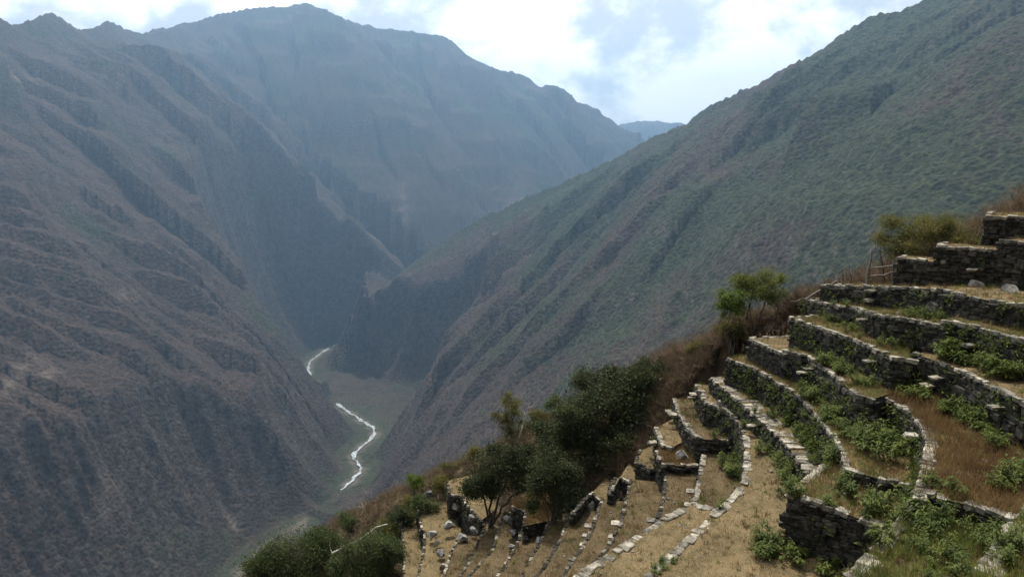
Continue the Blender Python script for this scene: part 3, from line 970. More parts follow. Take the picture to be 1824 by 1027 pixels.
for tid, u, drop in STEPS:
    d = TD[tid]
    F = resample(d['F'], 0.12)
    us = np.array([proj((p[0], p[1], d['z']))[0] for p in F])
    i = int(np.argmin(np.abs(us - u)))
    i = min(max(i, 1), len(F) - 2)
    t = F[i + 1] - F[i - 1]
    t = t / np.linalg.norm(t)
    n = np.array([t[1], -t[0]])
    root = walls[tid]
    c = np.array([*(F[i] + n * 0.22), float(zf(tid, d['z'], *F[i])) - drop]) - np.array(root.location)
    o = bpy.data.objects.new('step_stone', random.choice(ST_STEP)[0])
    COL.objects.link(o)
    o.parent = root
    o.matrix_local = Matrix.Translation(c) @ Matrix(rot_m(math.atan2(t[1], t[0]), 0.05, random.uniform(-.05, .05)) * np.array([random.uniform(.35, .5), .55, .11])[None, :]).to_4x4()
# ------------------------------------------------------------------ plants
def gz(x, y):
    """standing height at a point: terrace floor where there is one, else the soil"""
    f = floor_at(x, y)
    g = ground(x, y)
    return np.where(f > -1e8, f + 0.02, g)


def tri_strip_blades(px, py, pz, h, w, lean, rng):
    """one bent triangle per blade"""
    n = len(px)
    a = rng.uniform(0, 2 * np.pi, n)
    b = rng.uniform(0, 2 * np.pi, n)
    dx, dy = np.cos(a) * w / 2, np.sin(a) * w / 2
    lx, ly = np.cos(b) * lean * h, np.sin(b) * lean * h
    V = np.empty((n, 3, 3))
    V[:, 0] = np.stack([px - dx, py - dy, pz - 0.02], 1)
    V[:, 1] = np.stack([px + dx, py + dy, pz - 0.02], 1)
    V[:, 2] = np.stack([px + lx, py + ly, pz + h], 1)
    return V.reshape(-1, 3)


BL = {'dry': [], 'red': [], 'green': []}
# floor kind -> list of (blade colour, per m2, height range, clumping)
GR = {'turf': [('dry', 170, 0.03, 0.10, .2), ('green', 22, 0.04, 0.10, .6), ('red', 20, .04, .12, .5)],
      'turfg': [('dry', 150, 0.05, 0.22, .3), ('green', 170, 0.06, 0.22, .55), ('red', 40, .06, .2, .5)],
      'rusty': [('red', 330, 0.12, 0.42, .3), ('dry', 150, 0.12, 0.42, .4), ('green', 90, .08, .25, .7)],
      'mixed': [('red', 150, 0.08, 0.28, .4), ('dry', 130, 0.08, 0.25, .4), ('green', 170, .08, .28, .55)],
      'green': [('green', 420, 0.10, 0.36, .35), ('dry', 120, 0.08, 0.30, .5), ('red', 70, .08, .3, .5)],
      'dryt': [('dry', 190, 0.04, 0.16, .3), ('red', 80, 0.04, 0.16, .5), ('green', 60, .05, .18, .65)]}
for tid, d in TD.items():
    b = POLY_BB[tid]
    area = (b[1] - b[0]) * (b[3] - b[2])
    for k, (kind, dens, h0, h1, cl) in enumerate(GR[d['floor']]):
        n = int(area * dens * 1.15)
        x = RNG.uniform(b[0], b[1], n); y = RNG.uniform(b[2], b[3], n)
        keep = in_poly(x, y, d['poly'])
        nz = gnoise(x / 0.8 + 31 * k + d['z'], y / 0.8) * 0.5 + gnoise(x / 0.25, y / 0.25 + 7 * k) * 0.3 + 0.5
        keep &= nz > cl * RNG.uniform(0.6, 1.25, n)
        x, y = x[keep], y[keep]
        keep = floor_at(x, y) < zf(tid, d['z'], x, y) + 0.01
        x, y = x[keep], y[keep]
        n = len(x)
        h = RNG.uniform(h0, h1, n) * (0.7 + 0.6 * np.clip(gnoise(x / 1.3 + 5, y / 1.3) + 0.5, 0, 1))
        w = RNG.uniform(0.012, 0.03, n) * (0.7 + h)
        BL[kind].append(tri_strip_blades(x, y, zf(tid, d['z'], x, y) + 0.03 + 0.10 * fbm(x / 0.9, y / 0.9, 3), h, w, RNG.uniform(0.1, 0.9, n), RNG))

# tussocks stand out of the short turf
for tid, d in TD.items():
    b = POLY_BB[tid]
    area = (b[1] - b[0]) * (b[3] - b[2])
    n = int(area * 3.2)
    x = RNG.uniform(b[0], b[1], n); y = RNG.uniform(b[2], b[3], n)
    keep = in_poly(x, y, d['poly'])
    x, y = x[keep], y[keep]
    keep = (floor_at(x, y) < zf(tid, d['z'], x, y) + 0.01) & (gnoise(x / 1.7 + 3, y / 1.7) > -0.15)
    x, y = x[keep], y[keep]
    m = 20
    kinds = RNG.choice(['dry', 'green', 'red'], len(x), p=[.45, .35, .2])
    for kd in ('dry', 'green', 'red'):
        xs, ys = x[kinds == kd], y[kinds == kd]
        if not len(xs): continue
        hh = np.repeat(RNG.uniform(.10, .34, len(xs)), m) * RNG.uniform(.5, 1, len(xs) * m)
        rr_ = np.repeat(RNG.uniform(.03, .09, len(xs)), m)
        X = np.repeat(xs, m) + RNG.normal(size=len(xs) * m) * rr_
        Y = np.repeat(ys, m) + RNG.normal(size=len(xs) * m) * rr_
        BL[kd].append(tri_strip_blades(X, Y, zf(tid, d['z'], X, Y) + 0.02, hh, RNG.uniform(.012, .028, len(X)), RNG.uniform(.2, .9, len(X)), RNG))

# the rough slope between the terrace ends and the crest
TERR_ENDS = []


def brush_points(n, rng, spread=(-16, 7)):
    """random places along the crest, offset uphill/downhill of it, off the terrace floors"""
    cl = resample(crest, 0.5)
    i = rng.integers(0, len(cl) - 1, n)
    off = rng.uniform(spread[0], spread[1], n)
    t = cl[np.minimum(i + 1, len(cl) - 1)] - cl[i]
    t = t[:, :2] / np.linalg.norm(t[:, :2], axis=1)[:, None]
    nrm = np.stack([-t[:, 1], t[:, 0]], 1)
    nrm[nrm[:, 1] < 0] *= -1
    x = cl[i, 0] + nrm[:, 0] * off + rng.uniform(-.6, .6, n)
    y = cl[i, 1] + nrm[:, 1] * off + rng.uniform(-.6, .6, n)
    ok = floor_at(x, y) < -1e8
    # keep clear of the terrace fronts
    for ddx, ddy in ((.5, 0), (-.5, 0), (0, .5), (0, -.5)):
        ok &= floor_at(x + ddx, y + ddy) < -1e8
    return x[ok], y[ok]


x, y = brush_points(60000, RNG)
z = ground(x, y)
n = len(x)
sel = RNG.random(n) < 0.72
BL['dry'].append(tri_strip_blades(x[sel], y[sel], z[sel], RNG.uniform(.15, .55, sel.sum()), RNG.uniform(.02, .04, sel.sum()), RNG.uniform(.1, .7, sel.sum()), RNG))
BL['green'].append(tri_strip_blades(x[~sel], y[~sel], z[~sel], RNG.uniform(.15, .5, (~sel).sum()), RNG.uniform(.02, .05, (~sel).sum()), RNG.uniform(.1, .7, (~sel).sum()), RNG))
for kind, mat, nm_ in (('dry', m_grass_dry, 'dry_grass'), ('red', m_grass_red, 'rust_coloured_grass'), ('green', m_grass_green, 'green_grass')):
    V = np.vstack(BL[kind])
    o = link(nm_, mesh_np(nm_, V, np.arange(len(V)).reshape(-1, 3), mat))
    tag(o, {'dry': 'straw coloured dry grass covering the terraces', 'red': 'rust coloured grass in patches on the terraces', 'green': 'green grass growing among the dry blades'}[kind], 'grass', kind='stuff')


def rand_dirs(n, rng, up=0.0):
    v = rng.normal(size=(n, 3))
    v[:, 2] += up
    return v / np.linalg.norm(v, axis=1)[:, None]


def leaf_quads(P, size, rng, up=0.3, aspect=2.2, droop=None):
    """diamond leaves (2 triangles, slightly folded)"""
    n = len(P)
    a = rand_dirs(n, rng, up)
    b = np.cross(a, rand_dirs(n, rng))
    b /= np.linalg.norm(b, axis=1)[:, None] + 1e-9
    nrm = np.cross(a, b)
    s = (size * rng.uniform(.6, 1.4, n))[:, None]
    V = np.empty((n, 4, 3))
    V[:, 0] = P
    V[:, 1] = P + a * s * .5 + b * s / aspect * .5 + nrm * s * .08
    V[:, 2] = P + a * s
    V[:, 3] = P + a * s * .5 - b * s / aspect * .5 + nrm * s * .08
    F_ = np.arange(n * 4).reshape(n, 4)
    F_ = np.concatenate([F_[:, [0, 1, 2]], F_[:, [0, 2, 3]]])
    return V.reshape(-1, 3), F_


def tubes(segs, sides=5):
    """tapered tubes: list of (p0, p1, r0, r1)"""
    p0 = np.array([s[0] for s in segs]); p1 = np.array([s[1] for s in segs])
    r0 = np.array([s[2] for s in segs]); r1 = np.array([s[3] for s in segs])
    d = p1 - p0
    d /= np.linalg.norm(d, axis=1)[:, None] + 1e-9
    ref = np.where(np.abs(d[:, 2:3]) < 0.9, np.array([[0, 0, 1.]]), np.array([[1., 0, 0]]))
    u = np.cross(d, ref); u /= np.linalg.norm(u, axis=1)[:, None]
    w = np.cross(d, u)
    V, Fc = [], []
    n = len(segs)
    for end, (p, r) in enumerate(((p0, r0), (p1, r1))):
        for k in range(sides):
            a = 2 * math.pi * k / sides
            V.append(p + (u * math.cos(a) + w * math.sin(a)) * r[:, None])
    V = np.stack(V, 1)          # n, 2*sides, 3
    base = np.arange(n)[:, None] * 2 * sides
    for k in range(sides):
        k2 = (k + 1) % sides
        Fc.append(base + np.array([k, k2, sides + k2, sides + k])[None, :])
    return V.reshape(-1, 3), np.concatenate(Fc)


def wander(p, q, r0, r1, rng, n=4, wob=0.12):
    p, q = np.array(p, float), np.array(q, float)
    L = np.linalg.norm(q - p)
    pts = [p + (q - p) * t + (rng.normal(size=3) * wob * L * 0.5 * math.sin(math.pi * t)) for t in np.linspace(0, 1, n + 1)]
    rs = np.linspace(r0, r1, n + 1)
    return [(pts[i], pts[i + 1], rs[i], rs[i + 1]) for i in range(n)], pts


def make_tree(name, label, cat, base, blobs, trunks, leaf_mat_, nleaf, leaf_size, seed, trunk_r=0.16, group=None, gap=0.35, bark=None, aspect=2.2):
    """blobs: (dx, dy, dz, rx, ry, rz) crown masses relative to the base; trunks: base offsets"""
    rng = np.random.default_rng(seed)
    root = bpy.data.objects.new(name, None)
    COL.objects.link(root)
    root.location = base
    root.empty_display_size = 0.5
    tag(root, label, cat, group)
    segs, limb = [], []
    clumps = []
    nb = len(blobs)
    blobs = list(blobs)
    for q in range(nb):               # ragged outgrowths
        c0, r0 = np.array(blobs[q][:3]), np.array(blobs[q][3:])
        for _ in range(3):
            v = rand_dirs(1, rng, .35)[0]
            f = rng.uniform(.28, .48)
            blobs.append((*(c0 + v * r0 * rng.uniform(.85, 1.15)), *(r0 * f)))
    tot = sum(b[3] * b[4] * b[5] for b in blobs)
    for bi, b in enumerate(blobs):
        c = np.array(b[:3]); rad = np.array(b[3:])
        t0 = np.array([*trunks[bi % len(trunks)], 0.0])
        fork = t0 + (c - t0) * np.array([.35, .35, .45])
        s, pts = wander(t0 - np.array([0, 0, .3]), fork, trunk_r, trunk_r * .7, rng, 4, .10)
        if bi < nb: segs += s
        hub = c - np.array([0, 0, rad[2] * .35])
        s, pts = wander(fork, hub, trunk_r * .7, trunk_r * .42, rng, 4, .14)
        if bi < nb: limb += s
        m = max(5, int(46 * (rad[0] * rad[1] * rad[2]) ** (1 / 3.)))
        for k in range(m):
            v = rand_dirs(1, rng, .25)[0]
            q = c + v * rad * rng.uniform(.45, 1.0)
            s, pts = wander(hub + (c - hub) * rng.uniform(0, .6), q, trunk_r * .22, .012, rng, 3, .22)
            limb += s
            if rng.random() > gap * .6:
                clumps.append((q, bi))
            if rng.random() > gap:
                clumps.append((pts[2], bi))
    V, Fc = tubes(segs, 7)
    link('trunk', mesh_np('trunk', V, Fc, bark or m_bark, True), root)
    V, Fc = tubes(limb, 4)
    link('branches', mesh_np('branches', V, Fc, bark or m_bark, True), root)
    C = np.array([c[0] for c in clumps])
    cr = np.array([min(blobs[c[1]][3:]) for c in clumps])
    idx = rng.integers(0, len(C), nleaf)
    P = C[idx] + rng.normal(size=(nleaf, 3)) * (0.13 + 0.16 * cr[idx])[:, None] * np.array([1, 1, .75])
    V, Fc = leaf_quads(P, np.full(nleaf, leaf_size), rng, .1, aspect)
    link('crown', mesh_np('crown', V, Fc, leaf_mat_), root)
    return root


def place(u, v, y):
    """ground point: bearing column u at distance y"""
    x = at_y(u, v, y)[0]
    return np.array([x, y, float(gz(x, y)[0])])


def crown_at(base, u, v, y, rx, rz, ry=None):
    c = at_y(u, v, y) - base
    return (c[0], c[1], c[2], rx, ry or rx, rz)


def px2m(y, v):
    return (y * math.cos(PITCH) + y * math.tan(PITCH + math.atan((v - 513.5) / FPX)) * math.sin(PITCH)) / FPX


# big dark tree
b = place(1085, 850, 46.5)
k = px2m(46.5, 760)
make_tree('broad_tree', 'largest dark green tree, broad and dense, in the middle of the crest', 'tree', b,
          [crown_at(b, 1090, 705, 47, 62 * k, 46 * k), crown_at(b, 1035, 740, 46, 60 * k, 46 * k), crown_at(b, 1130, 735, 46.5, 58 * k, 60 * k), crown_at(b, 1000, 790, 45.5, 50 * k, 45 * k),
           crown_at(b, 1070, 800, 45.5, 62 * k, 50 * k), crown_at(b, 1150, 790, 47, 40 * k, 40 * k)], [(0, 0), (.6, .3), (-.5, .4)], m_leaf_dark, 62000, .15, 11, .2, gap=.1)
b = place(873, 932, 48.0)
k = px2m(48, 850)
make_tree('dark_tree', 'dark green tree with one thin trunk at the left of the terraces', 'tree', b,
          [crown_at(b, 880, 838, 48, 48 * k, 38 * k), crown_at(b, 915, 820, 48.5, 40 * k, 34 * k), crown_at(b, 855, 868, 47.6, 30 * k, 24 * k), crown_at(b, 930, 860, 48, 34 * k, 30 * k)],
          [(0, 0)], m_leaf_dark, 26000, .14, 12, .10, gap=.2)
b = place(984, 962, 41.5)
k = px2m(41.5, 880)
make_tree('slender_tree', 'slender dark tree with twin trunks standing on the narrow terraces', 'tree', b,
          [crown_at(b, 985, 842, 41.8, 42 * k, 46 * k), crown_at(b, 960, 870, 41.5, 30 * k, 30 * k), crown_at(b, 1005, 885, 41.8, 30 * k, 30 * k)], [(0, 0), (.22, .1)], m_leaf_dark, 17000, .13, 13, .08, gap=.25)
b = place(525, 1060, 56.0)
k = px2m(56, 990)
make_tree('round_bush', 'large mid green bush filling the bottom edge at lower left', 'bush', b,
          [crown_at(b, 520, 985, 56, 62 * k, 44 * k), crown_at(b, 470, 1015, 55.5, 45 * k, 35 * k), crown_at(b, 565, 1000, 55.5, 45 * k, 45 * k), crown_at(b, 505, 1030, 55, 70 * k, 40 * k)],
          [(0, 0), (.5, 0)], m_leaf_mid, 34000, .16, 14, .1, gap=.12)
b = place(660, 1050, 51.0)
k = px2m(51, 990)
make_tree('low_bush', 'mid green bush beside the bleached log at lower left', 'bush', b,
          [crown_at(b, 665, 975, 51, 48 * k, 34 * k), crown_at(b, 630, 1000, 50.5, 36 * k, 32 * k), crown_at(b, 695, 985, 51, 30 * k, 26 * k), crown_at(b, 655, 1020, 50.3, 50 * k, 30 * k)],
          [(0, 0), (.4, .1)], m_leaf_mid, 22000, .14, 15, .09, gap=.2)
b = place(910, 765, 57.0)
k = px2m(57, 730)
make_tree('sapling', 'thin pale green sapling on the crest left of the big dark tree', 'tree', b,
          [crown_at(b, 912, 718, 57, 20 * k, 14 * k), crown_at(b, 903, 742, 57, 20 * k, 16 * k), crown_at(b, 912, 765, 57, 26 * k, 16 * k)], [(0, 0)], m_leaf_olive, 5200, .13, 16, .05, gap=.3)
b = place(1345, 575, 44.5)
k = px2m(44.5, 500)
make_tree('spreading_tree', 'small airy green tree on the crest above the dry brush', 'tree', b,
          [crown_at(b, 1365, 494, 44.5, 34 * k, 20 * k), crown_at(b, 1322, 505, 44.5, 24 * k, 15 * k), crown_at(b, 1340, 522, 44.2, 32 * k, 14 * k), crown_at(b, 1382, 525, 44.2, 24 * k, 16 * k)], [(0, 0), (.3, 0)], m_leaf_yellow, 9500, .11, 17, .06, gap=.3)
b = place(1305, 575, 43.6)
k = px2m(43.6, 530)
make_tree('lime_bush', 'bright lime green bush at the foot of the airy tree', 'bush', b,
          [crown_at(b, 1305, 533, 43.6, 24 * k, 15 * k), crown_at(b, 1290, 545, 43.6, 16 * k, 14 * k), crown_at(b, 1312, 552, 43.5, 22 * k, 14 * k)], [(0, 0)], m_leaf_lime, 3600, .12, 18, .04, gap=.2)
b = place(1655, 462, 38.6)
k = px2m(38.6, 430)
make_tree('olive_bush', 'wide rounded olive bush behind the upper wall by the fence', 'bush', b,
          [crown_at(b, 1625, 420, 38.4, 44 * k, 36 * k), crown_at(b, 1690, 412, 38.6, 46 * k, 34 * k), crown_at(b, 1655, 408, 39, 40 * k, 26 * k), crown_at(b, 1605, 445, 38.2, 34 * k, 24 * k)],
          [(0, 0), (-.5, 0), (.5, 0)], m_leaf_olive, 24000, .085, 19, .07, gap=.15)
b = place(1822, 395, 40.0)
make_tree('sprig_bush', 'small pale bush at the right edge above the topmost wall', 'bush', b,
          [crown_at(b, 1830, 370, 40, .5, .55)], [(0, 0)], m_leaf_olive, 1300, .08, 20, .03)
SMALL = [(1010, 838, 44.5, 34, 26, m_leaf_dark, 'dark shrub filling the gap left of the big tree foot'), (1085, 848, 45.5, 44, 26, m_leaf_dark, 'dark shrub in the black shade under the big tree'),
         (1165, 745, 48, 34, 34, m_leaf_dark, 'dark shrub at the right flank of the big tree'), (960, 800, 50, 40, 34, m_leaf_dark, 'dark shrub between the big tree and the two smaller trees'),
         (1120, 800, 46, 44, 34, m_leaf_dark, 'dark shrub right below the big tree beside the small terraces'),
         (625, 905, 63, 26, 20, m_leaf_mid, 'green bush on the crest above the round bush at lower left'), (563, 930, 64, 28, 24, m_leaf_mid, 'green bush leftmost on the crest'),
         (745, 845, 61, 20, 14, m_leaf_lime, 'bright green bush on the crest left of the grassy brow'), (800, 815, 60, 26, 12, m_leaf_olive, 'low olive bush on the grassy brow of the crest'),
         (850, 795, 59, 26, 14, m_leaf_olive, 'olive bush on the crest just below the thin sapling'), (965, 745, 57, 26, 20, m_leaf_olive, 'pale olive bush between the sapling and the big dark tree'),
         (1010, 715, 55, 30, 22, m_leaf_mid, 'green bush on the crest touching the left of the big dark tree'), (1250, 620, 47, 22, 18, m_leaf_olive, 'small olive bush buried in the brown brush'),
         (1300, 592, 44.5, 24, 14, m_leaf_olive, 'olive bush under the lime green bush in the brush'), (560, 965, 60, 40, 22, m_leaf_mid, 'green bush just behind the large bush at lower left'),
         (640, 945, 57, 22, 16, m_leaf_olive, 'olive bush behind the bush beside the bleached log'),
         (470, 1000, 62, 44, 26, m_leaf_mid, 'green bush at the very lower left end of the crest'), (700, 925, 57, 26, 18, m_leaf_dark, 'dark bush just left of the leftmost terrace wall'),
         (765, 872, 57, 24, 18, m_leaf_dark, 'dark bush at the upper end of the left terraces'), (735, 892, 57.5, 20, 16, m_leaf_olive, 'olive bush above the dark faced terrace wall'),
         (722, 915, 55.5, 26, 20, m_leaf_dark, 'dark bush hiding the upper end of the leftmost terrace'), (756, 895, 55, 22, 18, m_leaf_mid, 'green bush at the head of the second terrace from the left'),
         (694, 935, 56, 24, 18, m_leaf_olive, 'olive bush beside the leftmost terrace wall'), (790, 868, 57.5, 22, 16, m_leaf_olive, 'olive bush on the brow above the stone corner'),
         (600, 985, 55, 34, 26, m_leaf_mid, 'green bush between the two big bushes at lower left')]
for i, (u, v, y, w, h, mt, lb) in enumerate(SMALL):
    b = place(u, v, y)
    k = px2m(y, v)
    make_tree('crest_bush', lb, 'bush', b, [(-w * k * .3, 0, h * k * .7, w * k * .7, w * k * .6, h * k * .8), (w * k * .4, 0, h * k * .6, w * k * .6, w * k * .6, h * k * .7)], [(0, 0)], mt, int(2600 + 3.4 * w * h), .12, 30 + i, .05, gap=.2)

# dry twiggy brush along the crest: one brown mass
TW = []
LV = []
x, y = brush_points(7000, RNG, (-15, 4))
x2, y2 = brush_points(9000, RNG, (-9, 3))
k2 = (912 + FPX * x2 / (y2 * 1.04)) > 1080
x, y = np.concatenate([x, x2[k2]]), np.concatenate([y, y2[k2]])
z = ground(x, y)
u_ = 912 + FPX * x / (y * math.cos(PITCH) - z * math.sin(PITCH))
for i in range(len(x)):
    hgt = RNG.uniform(.55, 1.35) * (1.35 if u_[i] > 1050 else 1.0)
    m = 14
    a = rand_dirs(m, RNG, 1.3) * hgt * RNG.uniform(.5, 1.0, m)[:, None]
    a[:, 2] = np.abs(a[:, 2])
    p0 = np.tile(np.array([x[i], y[i], z[i] - .05]), (m, 1)) + RNG.normal(size=(m, 3)) * .08
    side = np.cross(a, rand_dirs(m, RNG)); side /= np.linalg.norm(side, axis=1)[:, None] + 1e-9
    w = .02
    V = np.empty((m, 3, 3))
    V[:, 0] = p0 - side * w; V[:, 1] = p0 + side * w; V[:, 2] = p0 + a
    TW.append(V.reshape(-1, 3))
    # finer twigs off the tips
    q0 = np.repeat(p0 + a * .6, 2, 0)
    a2 = np.repeat(a, 2, 0) * .35 + rand_dirs(2 * m, RNG, .5) * hgt * .28
    s2 = np.cross(a2, rand_dirs(2 * m, RNG)); s2 /= np.linalg.norm(s2, axis=1)[:, None] + 1e-9
    V = np.empty((2 * m, 3, 3))
    V[:, 0] = q0 - s2 * .011; V[:, 1] = q0 + s2 * .011; V[:, 2] = q0 + a2
    TW.append(V.reshape(-1, 3))
    if RNG.random() < (.34 if u_[i] > 1000 else .55):
        LV.append(p0[:8] + a[:8] * RNG.uniform(.5, 1, 8)[:, None])
        LV.append(p0[:8] + a[:8] * RNG.uniform(.3, 1, 8)[:, None])
V = np.vstack(TW)
tag(link('dry_brush', mesh_np('dry_brush', V, np.arange(len(V)).reshape(-1, 3), m_twig)), 'brown leafless brush along the crest of the slope', 'brush', kind='stuff')
V, Fc = leaf_quads(np.vstack(LV), np.full(sum(len(q) for q in LV), .10), RNG)
tag(link('scrub_leaves', mesh_np('scrub_leaves', V, Fc, m_leaf_olive)), 'sparse olive leaves on the crest brush', 'brush', kind='stuff')


# leafy weeds with lance-shaped leaves
def weed_mesh(seed, stems, height, nleaf, llen):
    rng = np.random.default_rng(seed)
    V, F_, off = [], [], 0
    st = []
    for s in range(stems):
        tilt = rand_dirs(1, rng, 2.2)[0]
        base = np.array([rng.normal() * .12, rng.normal() * .12, 0])
        tip = base + tilt * height * rng.uniform(.6, 1.1)
        st.append((base, tip, .012, .006))
        for k in range(nleaf):
            t = rng.uniform(.25, 1.0)
            p = base + (tip - base) * t
            an = k * 2.4 + rng.uniform(-.3, .3)
            dr = np.array([math.cos(an), math.sin(an), rng.uniform(.1, .9)])
            dr /= np.linalg.norm(dr)
            L = llen * rng.uniform(.7, 1.25)
            w = L * rng.uniform(.11, .16)
            sd = np.array([-math.sin(an), math.cos(an), 0])
            mid = p + dr * L * .5
            end = p + dr * L * .95 - np.array([0, 0, L * .38])
            upv = np.array([0, 0, w * .35])
            V += [p, mid + sd * w + upv, mid - sd * w + upv, mid, end]
            F_ += [(off, off + 3, off + 1), (off, off + 2, off + 3), (off + 3, off + 4, off + 1), (off + 3, off + 2, off + 4)]
            off += 5
    leaves = mesh_np('leaves', np.array(V), np.array(F_), m_leaf_weed)
    tv, tf = tubes(st, 4)
    stem = mesh_np('stem', tv, tf, m_leaf_olive)
    return leaves, stem


WEEDS = [weed_mesh(100 + i, *a) for i, a in enumerate([(8, .70, 18, .23), (6, .50, 18, .20), (10, .8, 17, .21), (5, .38, 16, .25), (8, .6, 20, .17)])]
WDATA = []
for lv, st in WEEDS:
    WDATA.append([(np.array([v.co[:] for v in m_.vertices]), np.array([p.vertices[:] for p in m_.polygons])) for m_ in (lv, st)])
ORD = ['leftmost', 'second from the left', 'third from the left', 'fourth from the left', 'fifth from the left', 'sixth from the left']


def weed_clump(plants, label):
    """plants: list of (x, y, z, scale) that grow together as one clump"""
    c = np.mean([p[:3] for p in plants], axis=0)
    c[2] = min(p[2] for p in plants)
    root = bpy.data.objects.new('weed_clump', None)
    COL.objects.link(root)
    root.location = c
    root.empty_display_size = .2
    tag(root, label, 'plant', 'leafy weed clumps on the terraces')
    for part, nm_, mt in ((0, 'leaves', m_leaf_weed), (1, 'stems', m_leaf_olive)):
        V, F_, off = [], [], 0
        for i, (x, y, z, s) in enumerate(plants):
            vv, ff = WDATA[(i + int(x * 7)) % len(WDATA)][part]
            a = x * 3.7 + y * 5.1 + i
            Rm = np.array([[math.cos(a), -math.sin(a), 0], [math.sin(a), math.cos(a), 0], [0, 0, 1]])
            V.append((vv * s) @ Rm.T + np.array([x, y, z]) - c)
            F_.append(ff + off)
            off += len(vv)
        o = link(nm_, mesh_np(nm_, np.vstack(V), np.vstack(F_), mt), root)
        o['kind'] = 'stuff'


def clump_up(plants, label, per=5):
    if not plants: return
    plants.sort(key=lambda p: proj(p[:3])[0])
    m = min(6, max(1, round(len(plants) / per)))
    parts = [plants[i * len(plants) // m:(i + 1) * len(plants) // m] for i in range(m)]
    for i, pp in enumerate(parts):
        if not pp: continue
        if m == 1: lb = label
        elif m == 2: lb = label + (', left one' if i == 0 else ', right one')
        else: lb = label + ', ' + ('rightmost' if i == m - 1 else ORD[i])
        weed_clump(pp, lb)


def weed_row(tid, u0, u1, n, label, off=0.35, s=(.7, 1.2), spread=.45):
    """weeds along the foot of a wall between two bearings"""
    d = TD[tid]
    F = resample(d['F'], 0.1)
    us = np.array([proj((p[0], p[1], d['zb']))[0] for p in F])
    ok = np.where((us >= u0) & (us <= u1))[0]
    ok = ok[(ok > 0) & (ok < len(F) - 1)]
    if not len(ok): return
    plants = []
    for _ in range(n):
        i = random.choice(list(ok))
        t = F[i + 1] - F[i - 1]; t /= np.linalg.norm(t)
        nn = np.array([t[1], -t[0]])
        p = F[i] + nn * (off + abs(random.gauss(0, spread)))
        z = float(gz(p[0], p[1])[0])
        if z > d['z'] - .1: continue
        plants.append((p[0], p[1], z, random.uniform(*s)))
    clump_up(plants, label)


def weeds_at(u, v, z, n, r, label, s=(.7, 1.2)):
    p = at_z(u, v, z)
    plants = []
    for _ in range(n):
        x, y = p[0] + random.gauss(0, r), p[1] + random.gauss(0, r)
        plants.append((x, y, float(gz(x, y)[0]), random.uniform(*s)))
    clump_up(plants, label, 6)


weed_row('T2', 1490, 1560, 8, 'leafy weed clump at the left foot of the level wall', s=(.5, .9))
weed_row('T2', 1630, 1700, 7, 'leafy weed clump by the leaning boulder in the level wall', s=(.6, 1.0))
weed_row('T3', 1500, 1610, 8, 'low weed clump below the second wall from the fence', s=(.5, .8))
weed_row('T3R', 1660, 1830, 18, 'tall weed clump on the overgrown wall at right edge', s=(.9, 1.5), spread=.3)
weed_row('T4', 1460, 1620, 22, 'bright weed clump on the terrace below the third wall', s=(.6, 1.0), spread=.6)
weed_row('T4R', 1620, 1680, 7, 'weed clump in the corner under the right hand wall', s=(.7, 1.1))
weed_row('T4R', 1715, 1830, 20, 'weed clump along the wall beside the rusty grass', s=(.8, 1.3), spread=.4)
weed_row('T5b', 1440, 1550, 20, 'weed clump at the wall foot below the grey boulder', s=(.7, 1.1), spread=.4)
weed_row('T5R', 1540, 1640, 22, 'dense weed clump in the hollow left of rusty grass', s=(.9, 1.4), spread=.8)
weed_row('T6', 1380, 1505, 26, 'weed clump crowding the wall behind the flagstone ledge', off=.2, s=(.6, 1.0), spread=.2)
weed_row('T7', 1380, 1440, 18, 'dark weed clump at the foot of the flagstone wall', off=.2, s=(.7, 1.1), spread=.25)
weed_row('T8', 1290, 1330, 13, 'dark weed clump against the wall left of the path', off=.1, s=(.8, 1.2), spread=.3)

weeds_at(1535, 895, -11.5, 9, .42, 'bright leafy clump on top of the square stone corner', (.7, 1.0))
weeds_at(1378, 980, -13.4, 16, .42, 'dark glossy clump left of the shaded square wall', (.8, 1.15))
weeds_at(1470, 1015, -13.4, 9, .6, 'spiky weed clump at the bottom edge below the shaded wall', (.6, .95))
weeds_at(1300, 880, -13.4, 4, .3, 'small weed clump on the coping of the yellow path', (.4, .6))
weeds_at(1275, 915, -13.4, 3, .3, 'small weed beside the coping bend of the yellow path', (.4, .6))
weeds_at(1180, 1010, -13.4, 8, .35, 'low weed clump along the coping near the bottom edge', (.35, .55))
weeds_at(1065, 990, -15, 3, .2, 'lone small weed on the lower coping near the bottom', (.4, .6))
weeds_at(1285, 925, -15, 1, .05, 'single drooping weed at the stone corner beside the path', (.8, .9))
weeds_at(1660, 920, -10.3, 14, .8, 'weed clump below the broken wall end at right', (.7, 1.0))
weeds_at(1690, 970, -10.3, 18, .9, 'weed clump in the green patch at bottom right', (.6, 1.0))
weeds_at(1600, 1000, -10.3, 8, .7, 'weed clump near the bottom edge right of pale coping', (.5, .9))
weeds_at(1815, 860, -9.7, 8, .5, 'weed clump at the right edge beside the brown grass', (.8, 1.2))
weeds_at(1800, 985, -8.9, 10, .5, 'weed clump among grey stones in the bottom right corner', (.6, 1.0))
weeds_at(1300, 830, -15.5, 8, .5, 'weed clump on the weedy terrace left of the path', (.5, .8))

